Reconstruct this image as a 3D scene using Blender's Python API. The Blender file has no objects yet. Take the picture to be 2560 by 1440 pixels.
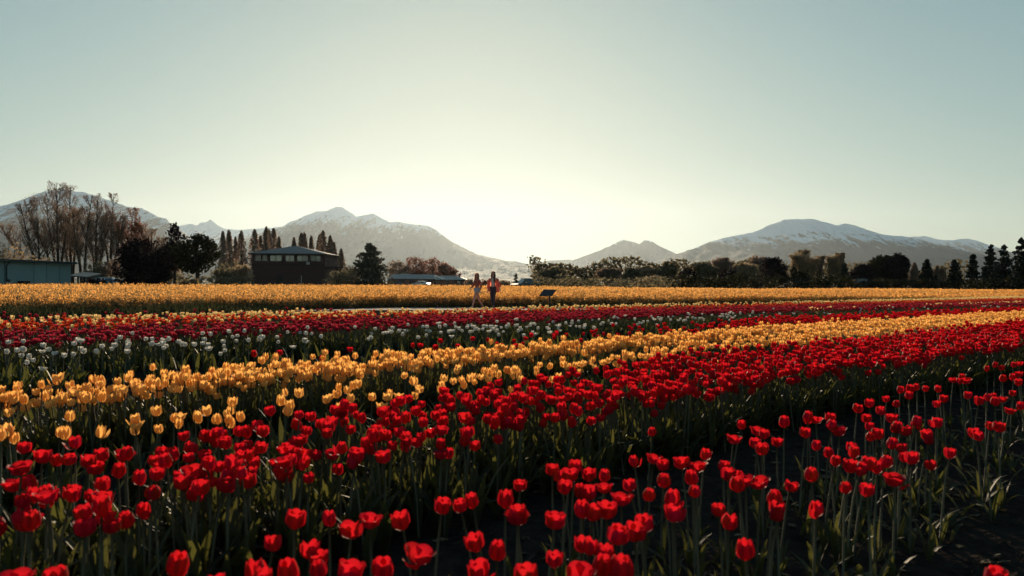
import bpy, math, random
import numpy as np
from mathutils import Vector, Matrix

R = math.radians
SC = bpy.context.scene
COL = SC.collection

# ------------------------------------------------------------------ camera
F_PX, W_PX, H_PX = 1971.0, 2560.0, 1440.0
CAM_H = 1.20
ROLL = math.atan(0.0075)
PITCH = math.atan((707.0 - 720.0) / F_PX)          # a touch below level
cam_d = bpy.data.cameras.new("camera")
cam = bpy.data.objects.new("camera", cam_d)
COL.objects.link(cam)
cam_d.sensor_width = 36.0
cam_d.lens = F_PX / W_PX * 36.0
cam_d.clip_start = 0.05
cam_d.clip_end = 60000.0
CAM_M = Matrix.Translation((0, 0, CAM_H)) @ Matrix.Rotation(R(90) + PITCH, 4, 'X') @ Matrix.Rotation(ROLL, 4, 'Z')
cam.matrix_world = CAM_M
cam_d.dof.use_dof = True
cam_d.dof.focus_distance = 22.0
cam_d.dof.aperture_fstop = 4.0
SC.camera = cam

# ------------------------------------------------------------------ light, sky, exposure
SUN_EL, SUN_AZ = R(10.0), R(-3.6)                    # azimuth measured from +Y towards +X
world = bpy.data.worlds.new("World")
SC.world = world
world.use_nodes = True
nt = world.node_tree
bg = nt.nodes["Background"]
sky = nt.nodes.new("ShaderNodeTexSky")
sky.sky_type = 'NISHITA'
sky.sun_disc = False
sky.sun_elevation = SUN_EL
sky.sun_rotation = SUN_AZ
sky.altitude = 800.0
sky.air_density = 1.0
sky.dust_density = 0.5
sky.ozone_density = 1.0
# film-like shoulder: the same tone response for every direction of the sky
SHOULDER = ((0.60, 4.7), (0.65, 5.6), (0.56, 6.5))
def wmath(op, *v):
    q = nt.nodes.new("ShaderNodeMath"); q.operation = op
    for i, x in enumerate(v):
        if isinstance(x, (int, float)): q.inputs[i].default_value = x
        else: nt.links.new(x, q.inputs[i])
    return q.outputs[0]
sep = nt.nodes.new("ShaderNodeSeparateColor"); cmb = nt.nodes.new("ShaderNodeCombineColor")
nt.links.new(sky.outputs[0], sep.inputs[0])
for i, (top, k) in enumerate(SHOULDER):
    e = wmath('POWER', math.e, wmath('MULTIPLY', sep.outputs[i], -0.05 * k))
    nt.links.new(wmath('MULTIPLY', wmath('SUBTRACT', 1.0, e), top * 0.84 / (1.23 * 0.10)), cmb.inputs[i])
nt.links.new(cmb.outputs[0], bg.inputs[0])
bg.inputs[1].default_value = 0.10
sun_d = bpy.data.lights.new("sun", 'SUN')
sun_d.energy = 5.0
sun_d.color = (1.0, 0.78, 0.53)
sun_d.angle = R(0.6)
sun = bpy.data.objects.new("sun", sun_d)
COL.objects.link(sun)
SUN_V = Vector((math.sin(SUN_AZ) * math.cos(SUN_EL), math.cos(SUN_AZ) * math.cos(SUN_EL), math.sin(SUN_EL)))
sun.rotation_euler = SUN_V.to_track_quat('Z', 'Y').to_euler()
SC.view_settings.view_transform = 'Standard'
SC.view_settings.look = 'None'
SC.view_settings.gamma = 1.0
SC.view_settings.exposure = 0.42
SC.view_settings.use_curve_mapping = False
SC.cycles.use_denoising = True
SC.cycles.max_bounces = 5
SC.cycles.diffuse_bounces = 3
SC.cycles.glossy_bounces = 2
SC.cycles.transmission_bounces = 3
SC.cycles.transparent_max_bounces = 6
SC.cycles.volume_bounces = 0
SC.cycles.caustics_reflective = False
SC.cycles.caustics_refractive = False

HAZE_DENSITY = 1.9e-5
HAZE_G = 0.58
HAZE_COLOR = (0.73, 0.88, 1.0)

# ------------------------------------------------------------------ small helpers
_rot3 = CAM_M.to_3x3()
def ray(px, py):
    """World direction of a photo pixel, scaled to unit depth along +Y."""
    d = _rot3 @ Vector(((px - W_PX / 2) / F_PX, -(py - H_PX / 2) / F_PX, -1.0))
    return d / d.y
def at(px, py, Y):
    d = ray(px, py)
    return Vector((d.x * Y, Y, CAM_H + d.z * Y))
def on_plane(px, py, z):
    d = ray(px, py)
    t = (z - CAM_H) / d.z
    return Vector((d.x * t, d.y * t, z))
def px_of(p):
    q = CAM_M.inverted() @ Vector(p)
    return (W_PX / 2 + F_PX * q.x / -q.z, H_PX / 2 - F_PX * q.y / -q.z)

def tag(o, label=None, cat=None, group=None, kind=None):
    if label: o['label'] = label
    if cat: o['category'] = cat
    if group: o['group'] = group
    if kind: o['kind'] = kind
    return o
def empty(name, loc=(0, 0, 0), rz=0.0):
    o = bpy.data.objects.new(name, None)
    o.empty_display_size = 0.1
    COL.objects.link(o)
    o.location = loc
    o.rotation_euler = (0, 0, rz)
    return o

class MB:
    """Collects vertices and faces for one mesh."""
    def __init__(self):
        self.v, self.f, self.m = [], [], []
    def face(self, pts, mi=0):
        i = len(self.v)
        self.v.extend(tuple(p) for p in pts)
        self.f.append(tuple(range(i, i + len(pts))))
        self.m.append(mi)
    def box(self, c, s, mi=0, rot=None, taper=1.0):
        hx, hy, hz = s[0] / 2, s[1] / 2, s[2] / 2
        P = []
        for z, k in ((-hz, 1.0), (hz, taper)):
            for x, y in ((-hx, -hy), (hx, -hy), (hx, hy), (-hx, hy)):
                p = Vector((x * k, y * k, z))
                if rot is not None: p = rot @ p
                P.append(p + Vector(c))
        i = len(self.v)
        self.v.extend(tuple(p) for p in P)
        for q in ((3, 2, 1, 0), (4, 5, 6, 7), (0, 1, 5, 4), (1, 2, 6, 5), (2, 3, 7, 6), (3, 0, 4, 7)):
            self.f.append(tuple(i + k for k in q)); self.m.append(mi)
    def tube(self, pts, radii, n=6, mi=0, cap=True):
        rings = []
        pts = [Vector(p) for p in pts]
        for k, p in enumerate(pts):
            t = (pts[min(k + 1, len(pts) - 1)] - pts[max(k - 1, 0)])
            t = t.normalized() if t.length > 1e-9 else Vector((0, 0, 1))
            a = Vector((1, 0, 0)) if abs(t.x) < 0.8 else Vector((0, 1, 0))
            u = t.cross(a).normalized(); w = t.cross(u)
            i = len(self.v)
            for j in range(n):
                an = 2 * math.pi * j / n
                self.v.append(tuple(p + (u * math.cos(an) + w * math.sin(an)) * radii[k]))
            rings.append(i)
        for a, b in zip(rings[:-1], rings[1:]):
            for j in range(n):
                self.f.append((a + j, a + (j + 1) % n, b + (j + 1) % n, b + j)); self.m.append(mi)
        if cap:
            self.f.append(tuple(rings[0] + j for j in range(n))); self.m.append(mi)
            self.f.append(tuple(rings[-1] + n - 1 - j for j in range(n))); self.m.append(mi)
    def mesh(self, name, mats, smooth=False):
        me = bpy.data.meshes.new(name)
        me.from_pydata(self.v, [], self.f)
        for m in (mats if isinstance(mats, (list, tuple)) else [mats]): me.materials.append(m)
        if any(self.m): me.polygons.foreach_set('material_index', self.m)
        if smooth: me.polygons.foreach_set('use_smooth', [True] * len(self.f))
        me.update()
        return me
    def build(self, name, mats, parent=None, smooth=False, loc=None):
        o = bpy.data.objects.new(name, self.mesh(name, mats, smooth))
        COL.objects.link(o)
        if parent is not None: o.parent = parent
        if loc is not None: o.location = loc
        return o

def np_mesh(name, verts, faces, mats, mat_idx=None, smooth=False):
    """Mesh from numpy arrays; faces all with the same corner count."""
    me = bpy.data.meshes.new(name)
    nv, nf, k = len(verts), len(faces), faces.shape[1]
    me.vertices.add(nv)
    me.vertices.foreach_set('co', np.ascontiguousarray(verts, dtype=np.float32).ravel())
    me.loops.add(nf * k)
    me.loops.foreach_set('vertex_index', np.ascontiguousarray(faces, dtype=np.int32).ravel())
    me.polygons.add(nf)
    me.polygons.foreach_set('loop_start', np.arange(0, nf * k, k, dtype=np.int32))
    for m in (mats if isinstance(mats, (list, tuple)) else [mats]): me.materials.append(m)
    if mat_idx is not None: me.polygons.foreach_set('material_index', np.ascontiguousarray(mat_idx, dtype=np.int32))
    if smooth: me.polygons.foreach_set('use_smooth', np.ones(nf, dtype=bool))
    me.update(calc_edges=True)
    return me
def np_obj(name, *a, parent=None, **k):
    o = bpy.data.objects.new(name, np_mesh(name, *a, **k))
    COL.objects.link(o)
    if parent is not None: o.parent = parent
    return o

# value noise on numpy arrays
_nr = np.random.RandomState(7)
_tab = _nr.rand(256, 256)
def vnoise(x, y):
    xi, yi = np.floor(x).astype(int), np.floor(y).astype(int)
    fx, fy = x - xi, y - yi
    fx, fy = fx * fx * (3 - 2 * fx), fy * fy * (3 - 2 * fy)
    g = lambda a, b: _tab[a & 255, b & 255]
    return (g(xi, yi) * (1 - fx) + g(xi + 1, yi) * fx) * (1 - fy) + (g(xi, yi + 1) * (1 - fx) + g(xi + 1, yi + 1) * fx) * fy
def fbm(x, y, o=4, ridged=False):
    s = 0.0; a = 0.5; t = 0.0
    for k in range(o):
        n = vnoise(x + 17.3 * k, y + 9.1 * k)
        if ridged: n = 1 - abs(2 * n - 1)
        s = s + n * a; t += a; a *= 0.5; x = x * 2.03; y = y * 2.03
    return s / t

# ------------------------------------------------------------------ materials
def mat(name, base=(0.5, 0.5, 0.5), rough=0.7, spec=0.3, metal=0.0, noise=None, bump=None, translucent=0.0, tcol=None, coat=0.0, vary=None):
    """noise = (scale, colour2, contrast); bump = (scale, strength); vary = brightness spread per object"""
    m = bpy.data.materials.new(name)
    m.use_nodes = True
    n, l = m.node_tree.nodes, m.node_tree.links
    b = n["Principled BSDF"]
    b.inputs["Base Color"].default_value = (*base, 1)
    b.inputs["Roughness"].default_value = rough
    b.inputs["Specular IOR Level"].default_value = spec
    b.inputs["Metallic"].default_value = metal
    b.inputs["Coat Weight"].default_value = coat
    b.inputs["Coat Roughness"].default_value = 0.2
    col = None
    geo = n.new("ShaderNodeNewGeometry")
    if noise:
        tx = n.new("ShaderNodeTexNoise"); tx.inputs["Scale"].default_value = noise[0]; tx.inputs["Detail"].default_value = 4
        l.new(geo.outputs["Position"], tx.inputs["Vector"])
        rp = n.new("ShaderNodeValToRGB")
        c = noise[2] if len(noise) > 2 else 0.15
        rp.color_ramp.elements[0].position = 0.5 - c; rp.color_ramp.elements[1].position = 0.5 + c
        rp.color_ramp.elements[0].color = (*base, 1); rp.color_ramp.elements[1].color = (*noise[1], 1)
        l.new(tx.outputs["Fac"], rp.inputs[0])
        col = rp.outputs[0]
    if vary:
        oi = n.new("ShaderNodeObjectInfo")
        ad = n.new("ShaderNodeMath"); ad.operation = 'ADD'; l.new(oi.outputs["Random"], ad.inputs[0]); l.new(geo.outputs["Random Per Island"], ad.inputs[1])
        fr = n.new("ShaderNodeMath"); fr.operation = 'FRACT'; l.new(ad.outputs[0], fr.inputs[0])
        mr = n.new("ShaderNodeMapRange"); mr.inputs[3].default_value = 1 - vary; mr.inputs[4].default_value = 1 + vary
        l.new(fr.outputs[0], mr.inputs[0])
        m3 = n.new("ShaderNodeMath"); m3.operation = 'MULTIPLY'; m3.inputs[1].default_value = 7.31; l.new(fr.outputs[0], m3.inputs[0])
        f2 = n.new("ShaderNodeMath"); f2.operation = 'FRACT'; l.new(m3.outputs[0], f2.inputs[0])
        hr = n.new("ShaderNodeMapRange"); hr.inputs[3].default_value = 0.5 - vary * 0.05; hr.inputs[4].default_value = 0.5 + vary * 0.05
        l.new(f2.outputs[0], hr.inputs[0])
        hs = n.new("ShaderNodeHueSaturation")
        l.new(mr.outputs[0], hs.inputs["Value"]); l.new(hr.outputs[0], hs.inputs["Hue"])
        if col is not None: l.new(col, hs.inputs["Color"])
        else: hs.inputs["Color"].default_value = (*base, 1)
        col = hs.outputs[0]
    if col is not None: l.new(col, b.inputs["Base Color"])
    if bump:
        t2 = n.new("ShaderNodeTexNoise"); t2.inputs["Scale"].default_value = bump[0]; t2.inputs["Detail"].default_value = 3
        l.new(geo.outputs["Position"], t2.inputs["Vector"])
        bp = n.new("ShaderNodeBump"); bp.inputs["Strength"].default_value = bump[1]; bp.inputs["Distance"].default_value = 0.05
        l.new(t2.outputs["Fac"], bp.inputs["Height"]); l.new(bp.outputs[0], b.inputs["Normal"])
    if translucent > 0:
        tr = n.new("ShaderNodeBsdfTranslucent")
        if tcol is None and col is not None: l.new(col, tr.inputs[0])
        else: tr.inputs[0].default_value = (*(tcol or base), 1)
        mx = n.new("ShaderNodeMixShader"); mx.inputs[0].default_value = translucent
        l.new(b.outputs[0], mx.inputs[1]); l.new(tr.outputs[0], mx.inputs[2])
        l.new(mx.outputs[0], n["Material Output"].inputs["Surface"])
    return m

def mountain_mat(name, snow_z, spread, rock=(0.048, 0.070, 0.088), forest=(0.024, 0.044, 0.052), forest_z=200.0, cell=1 / 140.0):
    """Rock with a broken snow line: patches by altitude, thinned where couloirs and ribs run down the slope."""
    m = bpy.data.materials.new(name); m.use_nodes = True
    n, l = m.node_tree.nodes, m.node_tree.links
    b = n["Principled BSDF"]; b.inputs["Roughness"].default_value = 0.9; b.inputs["Specular IOR Level"].default_value = 0.1
    geo = n.new("ShaderNodeNewGeometry")
    sp = n.new("ShaderNodeSeparateXYZ"); l.new(geo.outputs["Position"], sp.inputs[0])
    def noise(scale, rot, detail=6, rough=0.65):
        mp = n.new("ShaderNodeMapping"); mp.inputs["Scale"].default_value = scale; mp.inputs["Rotation"].default_value = rot
        l.new(geo.outputs["Position"], mp.inputs[0])
        t = n.new("ShaderNodeTexNoise"); t.inputs["Scale"].default_value = 1.0; t.inputs["Detail"].default_value = detail; t.inputs["Roughness"].default_value = rough
        l.new(mp.outputs[0], t.inputs["Vector"]); return t
    t = noise((cell * .8, cell * 0.4, cell * 0.9), (0, 0, 0))
    st = noise((1 / 60.0, 1 / 500.0, 1 / 230.0), (0, R(38), 0), 5, 0.7)
    st2 = noise((1 / 60.0, 1 / 500.0, 1 / 230.0), (0, R(-38), 0), 5, 0.7)
    def math_(op, a, bb=None, cc=None):
        q = n.new("ShaderNodeMath"); q.operation = op
        for i, v in enumerate((a, bb, cc)):
            if v is None: continue
            if isinstance(v, (int, float)): q.inputs[i].default_value = v
            else: l.new(v, q.inputs[i])
        return q.outputs[0]
    streak = math_('MULTIPLY', math_('SUBTRACT', math_('MAXIMUM', st.outputs["Fac"], st2.outputs["Fac"]), 0.51), spread * 15.0)
    base = math_('MULTIPLY_ADD', math_('SUBTRACT', t.outputs["Fac"], 0.5), spread * 6.0, math_('SUBTRACT', sp.outputs[2], snow_z))
    low = math_('MULTIPLY', math_('SUBTRACT', sp.outputs[2], snow_z - spread * .2), 1.0)
    amt = math_('SUBTRACT', math_('MULTIPLY_ADD', low, 0.55, base), streak)
    mr = n.new("ShaderNodeMapRange"); mr.inputs[1].default_value = -spread * 0.30; mr.inputs[2].default_value = spread * 0.45; l.new(amt, mr.inputs[0])
    fr = n.new("ShaderNodeMapRange"); fr.inputs[1].default_value = forest_z - 60; fr.inputs[2].default_value = forest_z + 60; l.new(sp.outputs[2], fr.inputs[0])
    c1 = n.new("ShaderNodeMixRGB"); c1.inputs[1].default_value = (*forest, 1); c1.inputs[2].default_value = (*rock, 1); l.new(fr.outputs[0], c1.inputs[0])
    c2 = n.new("ShaderNodeMixRGB"); c2.inputs[2].default_value = (0.68, 0.80, 0.86, 1); l.new(mr.outputs[0], c2.inputs[0]); l.new(c1.outputs[0], c2.inputs[1])
    l.new(c2.outputs[0], b.inputs["Base Color"])
    bp = n.new("ShaderNodeBump"); bp.inputs["Strength"].default_value = 0.8; bp.inputs["Distance"].default_value = 60.0
    l.new(math_('ADD', t.outputs["Fac"], math_('MULTIPLY', st.outputs["Fac"], 0.8)), bp.inputs["Height"]); l.new(bp.outputs[0], b.inputs["Normal"])
    return m

# ------------------------------------------------------------------ ground
gm = mat("ground_soil", (0.020, 0.017, 0.015), 0.95, 0.0, noise=(9.0, (0.042, 0.034, 0.028), 0.2), bump=(22.0, 0.8))
g = MB(); S = 22000.0
g.face([(-S, -60, 0), (S, -60, 0), (S, 13900, 0), (-S, 13900, 0)])
tag(g.build("ground", gm), kind='structure')
meadow_m = mat("meadow_turf", (0.06, 0.07, 0.025), 0.9, 0.1, noise=(0.4, (0.10, 0.09, 0.035), 0.2))
g = MB()
g.face([(-900, 58, 0.004), (900, 58, 0.004), (900, 2600, 0.004), (-900, 2600, 0.004)])
tag(g.build("meadow", meadow_m), kind='structure')

# ------------------------------------------------------------------ mountains
def mountain(name, ridge_px, D, Wd, material, seed, nx=300, ny=70, rough=1.0, spur=420.0, amp=0.16):
    pts = [at(x, y, D) for x, y in ridge_px]
    xs = np.array([p.x for p in pts]); zs = np.array([max(p.z, 0) for p in pts])
    X = np.linspace(xs[0], xs[-1], nx)
    t = np.concatenate([np.linspace(-1, 0, int(ny * 0.75)), np.linspace(0, 1, int(ny * 0.25))[1:]])
    XX, TT = np.meshgrid(X, t)
    at_ = np.abs(TT)
    mean = (fbm(XX / 1500 + seed * 3.1, TT * 0 + seed, 3) - 0.5) * Wd * 0.35 * (1 - at_)
    YY = D + TT * Wd + mean
    shift = (fbm(XX / 1400 + seed, TT * 1.6 + seed * 2, 3) - 0.5) * spur * 5 * at_
    zr = np.interp(XX + shift, xs, zs)
    prof = np.clip(1 - at_, 0, 1) ** 1.25
    spurs = fbm(XX / spur + seed * 5 + TT * 0.7, TT * 2.2 + seed, 5, ridged=True) - 0.55
    fine = fbm(XX / 110 + seed, YY / 150, 5, ridged=True) - 0.5
    Z = zr * prof + zs.max() * amp * rough * spurs * np.clip(at_ * 3.0, 0, 1) * (1 - at_) + fine * zs.max() * 0.09 * np.clip(at_ * 5 + 0.28, 0, 1) * (1 - at_ * 0.7)
    Z = np.where(at_ > 0.985, -5, Z); Z = np.maximum(Z, -5)
    V = np.stack([XX, YY, Z], -1).reshape(-1, 3)
    nyy = len(t)
    i = np.arange(nyy - 1)[:, None] * nx + np.arange(nx - 1)[None]
    Fq = np.stack([i, i + 1, i + nx + 1, i + nx], -1).reshape(-1, 4)
    o = np_obj(name, V, Fq, material, smooth=True)
    return tag(o, kind='structure')

mountain("snowy_mountain", [(-420, 640), (-200, 560), (-90, 528), (0, 512), (60, 495), (100, 478), (150, 470), (190, 478), (220, 485), (260, 497), (300, 515), (335, 517), (352, 528), (370, 538), (390, 543), (402, 558), (440, 585), (500, 625), (580, 680)], 7400, 2600, mountain_mat("snow_rock_west", 560, 130), 1)
mountain("jagged_mountain", [(300, 620), (380, 585), (440, 563), (480, 560), (494, 565), (502, 557), (515, 556), (527, 548), (540, 560), (556, 571), (600, 575), (640, 571), (700, 566), (800, 590), (900, 650)], 11200, 2200, mountain_mat("snow_rock_far", 490, 170), 2)
mountain("peaked_mountain", [(480, 680), (560, 622), (620, 590), (650, 578), (690, 570), (720, 557), (760, 547), (800, 533), (825, 530), (838, 524), (850, 520), (865, 523), (885, 535), (905, 547), (925, 545), (945, 541), (960, 549), (980, 560), (1000, 556), (1020, 560), (1040, 562), (1065, 562), (1090, 575), (1110, 592), (1130, 604), (1160, 620), (1190, 634), (1220, 640), (1260, 650), (1300, 660), (1330, 668), (1400, 690)], 9800, 3600, mountain_mat("snow_rock_mid", 640, 110), 3)
mountain("low_hill", [(1100, 690), (1180, 662), (1240, 651), (1290, 654), (1320, 661), (1350, 660), (1400, 668), (1480, 690)], 10400, 1800, mountain_mat("forest_hill", 3000, 100), 4, nx=150, ny=40)
mountain("far_hill", [(1250, 690), (1330, 658), (1370, 652), (1420, 650), (1500, 660), (1600, 680)], 12000, 1600, mountain_mat("far_hill_rock", 3000, 100), 5, nx=120, ny=30)
mountain("twin_peaked_mountain", [(1330, 690), (1400, 662), (1440, 649), (1500, 626), (1540, 608), (1555, 600), (1580, 604), (1600, 610), (1615, 600), (1630, 603), (1650, 615), (1690, 633), (1760, 660), (1830, 690)], 10800, 2400, mountain_mat("snow_rock_twin", 600, 60), 6)
mountain("broad_snowy_mountain", [(1560, 690), (1640, 655), (1690, 636), (1720, 625), (1760, 608), (1800, 597), (1850, 588), (1880, 580), (1910, 565), (1940, 555), (1970, 553), (2010, 555), (2050, 561), (2075, 566), (2095, 562), (2110, 561), (2150, 571), (2200, 588), (2250, 593), (2290, 602), (2330, 615), (2400, 642), (2480, 690)], 7800, 3000, mountain_mat("snow_rock_east", 385, 85), 7)
mountain("round_snowy_mountain", [(2120, 660), (2230, 602), (2270, 594), (2310, 590), (2340, 600), (2370, 602), (2400, 598), (2420, 603), (2440, 615), (2470, 628), (2560, 650), (2700, 690)], 10500, 2400, mountain_mat("snow_rock_far_east", 470, 90), 8)
# ------------------------------------------------------------------ materials of the place
M = {}
M['path'] = mat("path_dust", (0.36, 0.235, 0.185), 0.95, 0.05, noise=(2.2, (0.46, 0.32, 0.25), 0.25), bump=(14.0, 0.5))
M['bark'] = mat("bark", (0.055, 0.042, 0.034), 0.9, 0.1)
M['bark_pale'] = mat("bark_pale", (0.11, 0.085, 0.07), 0.9, 0.1)
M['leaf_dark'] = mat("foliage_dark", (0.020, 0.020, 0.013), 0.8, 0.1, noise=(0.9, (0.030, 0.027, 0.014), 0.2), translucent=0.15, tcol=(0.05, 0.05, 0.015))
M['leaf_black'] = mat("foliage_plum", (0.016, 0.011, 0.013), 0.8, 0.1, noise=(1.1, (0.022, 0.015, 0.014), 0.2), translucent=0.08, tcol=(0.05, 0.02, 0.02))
M['leaf_olive'] = mat("foliage_olive", (0.15, 0.125, 0.075), 0.8, 0.1, noise=(0.7, (0.21, 0.175, 0.105), 0.2), translucent=0.6)
M['leaf_tan'] = mat("foliage_tan", (0.28, 0.205, 0.125), 0.8, 0.1, noise=(0.8, (0.36, 0.27, 0.165), 0.2), translucent=0.6)
M['leaf_brown'] = mat("foliage_brown", (0.22, 0.155, 0.12), 0.8, 0.1, noise=(0.8, (0.30, 0.21, 0.155), 0.2), translucent=0.6)
M['leaf_rust'] = mat("foliage_rust", (0.30, 0.12, 0.085), 0.8, 0.1, noise=(0.6, (0.22, 0.12, 0.08), 0.2), translucent=0.6)
M['needle'] = mat("foliage_needle", (0.014, 0.020, 0.015), 0.8, 0.15, noise=(1.0, (0.024, 0.028, 0.019), 0.2), translucent=0.06)
M['needle_soft'] = mat("foliage_needle_soft", (0.085, 0.08, 0.058), 0.8, 0.1, noise=(1.0, (0.12, 0.105, 0.075), 0.2), translucent=0.3)

# ------------------------------------------------------------------ path where the two walkers are
g = MB()
pa = [(-9.5, 31.5), (-6, 33.2), (0, 34.6), (6, 36.6), (9, 38.6)]
pb = [(-9.0, 32.2), (-6, 36.4), (0, 38.2), (6, 39.0), (9.2, 39.0)]
for (a, b, c, d) in zip(pa[:-1], pa[1:], pb[1:], pb[:-1]):
    g.face([(a[0], a[1], 0.006), (b[0], b[1], 0.006), (c[0], c[1], 0.006), (d[0], d[1], 0.006)])
tag(g.build("path", M['path']), kind='structure')

# ------------------------------------------------------------------ trees
def cards(P, size, rng, upright=0.0, aspect=1.0, squash=1.0):
    """Leaf-sized quads at the points P (N,3), each turned its own way."""
    n = len(P)
    a = rng.normal(size=(n, 3)); a[:, 2] *= (1 - upright) ; a[:, 2] += upright * 1.5
    a /= np.linalg.norm(a, axis=1, keepdims=True) + 1e-9
    b = rng.normal(size=(n, 3))
    b = b - (b * a).sum(1, keepdims=True) * a
    b /= np.linalg.norm(b, axis=1, keepdims=True) + 1e-9
    s = size * rng.uniform(0.55, 1.35, (n, 1))
    a = a * s * aspect; b = b * s
    c = np.cross(a, b); c = c / (np.linalg.norm(c, axis=1, keepdims=True) + 1e-9) * s * 0.25
    V = np.stack([P - a * 0.5, P + b * 0.5 + c, P + a * 0.5, P - b * 0.5 + c * rng.uniform(-1, 1, (n, 1))], 1).reshape(-1, 3)
    return V, np.arange(n * 4).reshape(-1, 4)

def lobes_points(lobes, n, rng, gap=0.33, hollow=0.45):
    vol = np.array([l[1][0] * l[1][1] * l[1][2] for l in lobes]) ** 0.75
    k = rng.choice(len(lobes), size=n, p=vol / vol.sum())
    C = np.array([l[0] for l in lobes])[k]; S = np.array([l[1] for l in lobes])[k]
    d = rng.normal(size=(n, 3)); d /= np.linalg.norm(d, axis=1, keepdims=True)
    r = rng.uniform(0, 1, (n, 1)) ** hollow
    bump = 1 + 0.30 * (fbm(d[:, 0] * 2.6 + k * 7, d[:, 2] * 2.6 + d[:, 1] * 2.0 + k, 3) - 0.5)[:, None] * 2
    P = C + d * r * S * bump
    keep = fbm(P[:, 0] * 0.9 + 3, P[:, 2] * 0.9 + P[:, 1] * 0.6, 2) > gap
    return P[keep]

TREES = {}
def trunk_mb(h, r, rng, lean=0.0, limbs=4, spread=1.0):
    m = MB()
    pts = [(lean * t * t * h, 0, t * h) for t in (0, 0.25, 0.5, 0.75, 1.0)]
    m.tube(pts, [r * 1.25, r, r * 0.8, r * 0.6, r * 0.3], 7)
    for k in range(limbs):
        t = rng.uniform(0.35, 0.8); a = rng.uniform(0, 2 * math.pi)
        b = Vector((lean * t * t * h, 0, t * h)); L = h * rng.uniform(0.25, 0.45) * spread
        dx, dy = math.cos(a), math.sin(a)
        m.tube([b, b + Vector((dx * L * .5, dy * L * .5, L * .35)), b + Vector((dx * L, dy * L, L * .8))], [r * .5, r * .35, r * .12], 5)
    return m

def round_tree(name, label, px, D, top, hw, base_z, leaf, seed, bark='bark', cat='tree', group=None, nl=2200, size=0.34, lobes=9, gap=0.30, lean=0.0, squat=1.0, peaks=0.5):
    """Broad crown of uneven lobes on a trunk with limbs."""
    rng = np.random.RandomState(seed)
    b = at(px, 715, D); Ht = at(px, top, D).z; R_ = hw * 1.2 / F_PX * D
    root = empty(name, (b.x, D, 0)); tag(root, label, cat, group)
    trunk_mb(Ht * 0.78, 0.05 * R_ + 0.10, rng, lean, 5, 0.8).build('trunk', M[bark], root, smooth=True)
    L = []
    ch = (Ht - base_z) / 2; cz = base_z + ch
    L.append(((0, 0, cz), (R_ * 0.72, R_ * 0.62, ch * 0.86)))
    for k in range(lobes):
        a = 2 * math.pi * k / lobes + rng.uniform(-.4, .4); u = rng.uniform(-0.75, 0.72)
        w = math.sqrt(max(0.05, 1 - u * u)) * 0.62
        rr = rng.uniform(0.28, 0.46)
        L.append(((math.cos(a) * R_ * w, math.sin(a) * R_ * w * 0.8, cz + u * ch * 0.9), (R_ * rr, R_ * rr, ch * rr * rng.uniform(0.7, 1.1))))
    L.append(((rng.uniform(-.2, .2) * R_, 0, Ht - ch * 0.28), (R_ * 0.34, R_ * 0.3, ch * 0.28)))
    P = lobes_points(L, nl, rng, gap)
    P = P[P[:, 2] > base_z * 0.5]
    P[:, 2] = np.minimum(P[:, 2], Ht)
    V, Fq = cards(P, size, rng)
    np_obj('crown', V, Fq, M[leaf], parent=root)
    return root

def bush(name, label, px, D, top, hw, leaf, seed, cat='shrub', group=None, nl=900, size=0.26, gap=0.26, dome=False):
    """Shrub: foliage down to the ground with stems inside."""
    rng = np.random.RandomState(seed)
    b = at(px, 715, D); Ht = at(px, top, D).z; R_ = hw / F_PX * D
    root = empty(name, (b.x, D, 0)); tag(root, label, cat, group)
    m = MB()
    for k in range(6):
        a = rng.uniform(0, 6.28); q = R_ * rng.uniform(.2, .6)
        m.tube([(0.1 * math.cos(a), 0.1 * math.sin(a), 0), (q * .5 * math.cos(a), q * .5 * math.sin(a), Ht * .45), (q * math.cos(a), q * math.sin(a), Ht * .85)], [.06, .045, .015], 5)
    m.build('stem', M['bark'], root)
    L = [((0, 0, Ht * 0.42), (R_ * .85, R_ * .7, Ht * 0.46))]
    if dome: L = [((-.06 * R_, 0, Ht * .36), (R_ * .98, R_ * .8, Ht * .63)), ((-.5 * R_, 0, Ht * .62), (R_ * .42, R_ * .4, Ht * .30)), ((.45 * R_, 0, Ht * .42), (R_ * .5, R_ * .4, Ht * .36))]
    for k in range(0 if dome else 7):
        a = rng.uniform(0, 6.28); q = R_ * rng.uniform(.35, .7); z = Ht * rng.uniform(.3, .74)
        L.append(((q * math.cos(a), q * .8 * math.sin(a), z), (R_ * .36, R_ * .34, Ht * rng.uniform(.2, .28))))
    P = lobes_points(L, nl, rng, gap, 0.5)
    P = P[P[:, 2] > 0.05]; P[:, 2] = np.minimum(P[:, 2], Ht)
    V, Fq = cards(P, size, rng)
    np_obj('foliage', V, Fq, M[leaf], parent=root)
    return root

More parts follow.
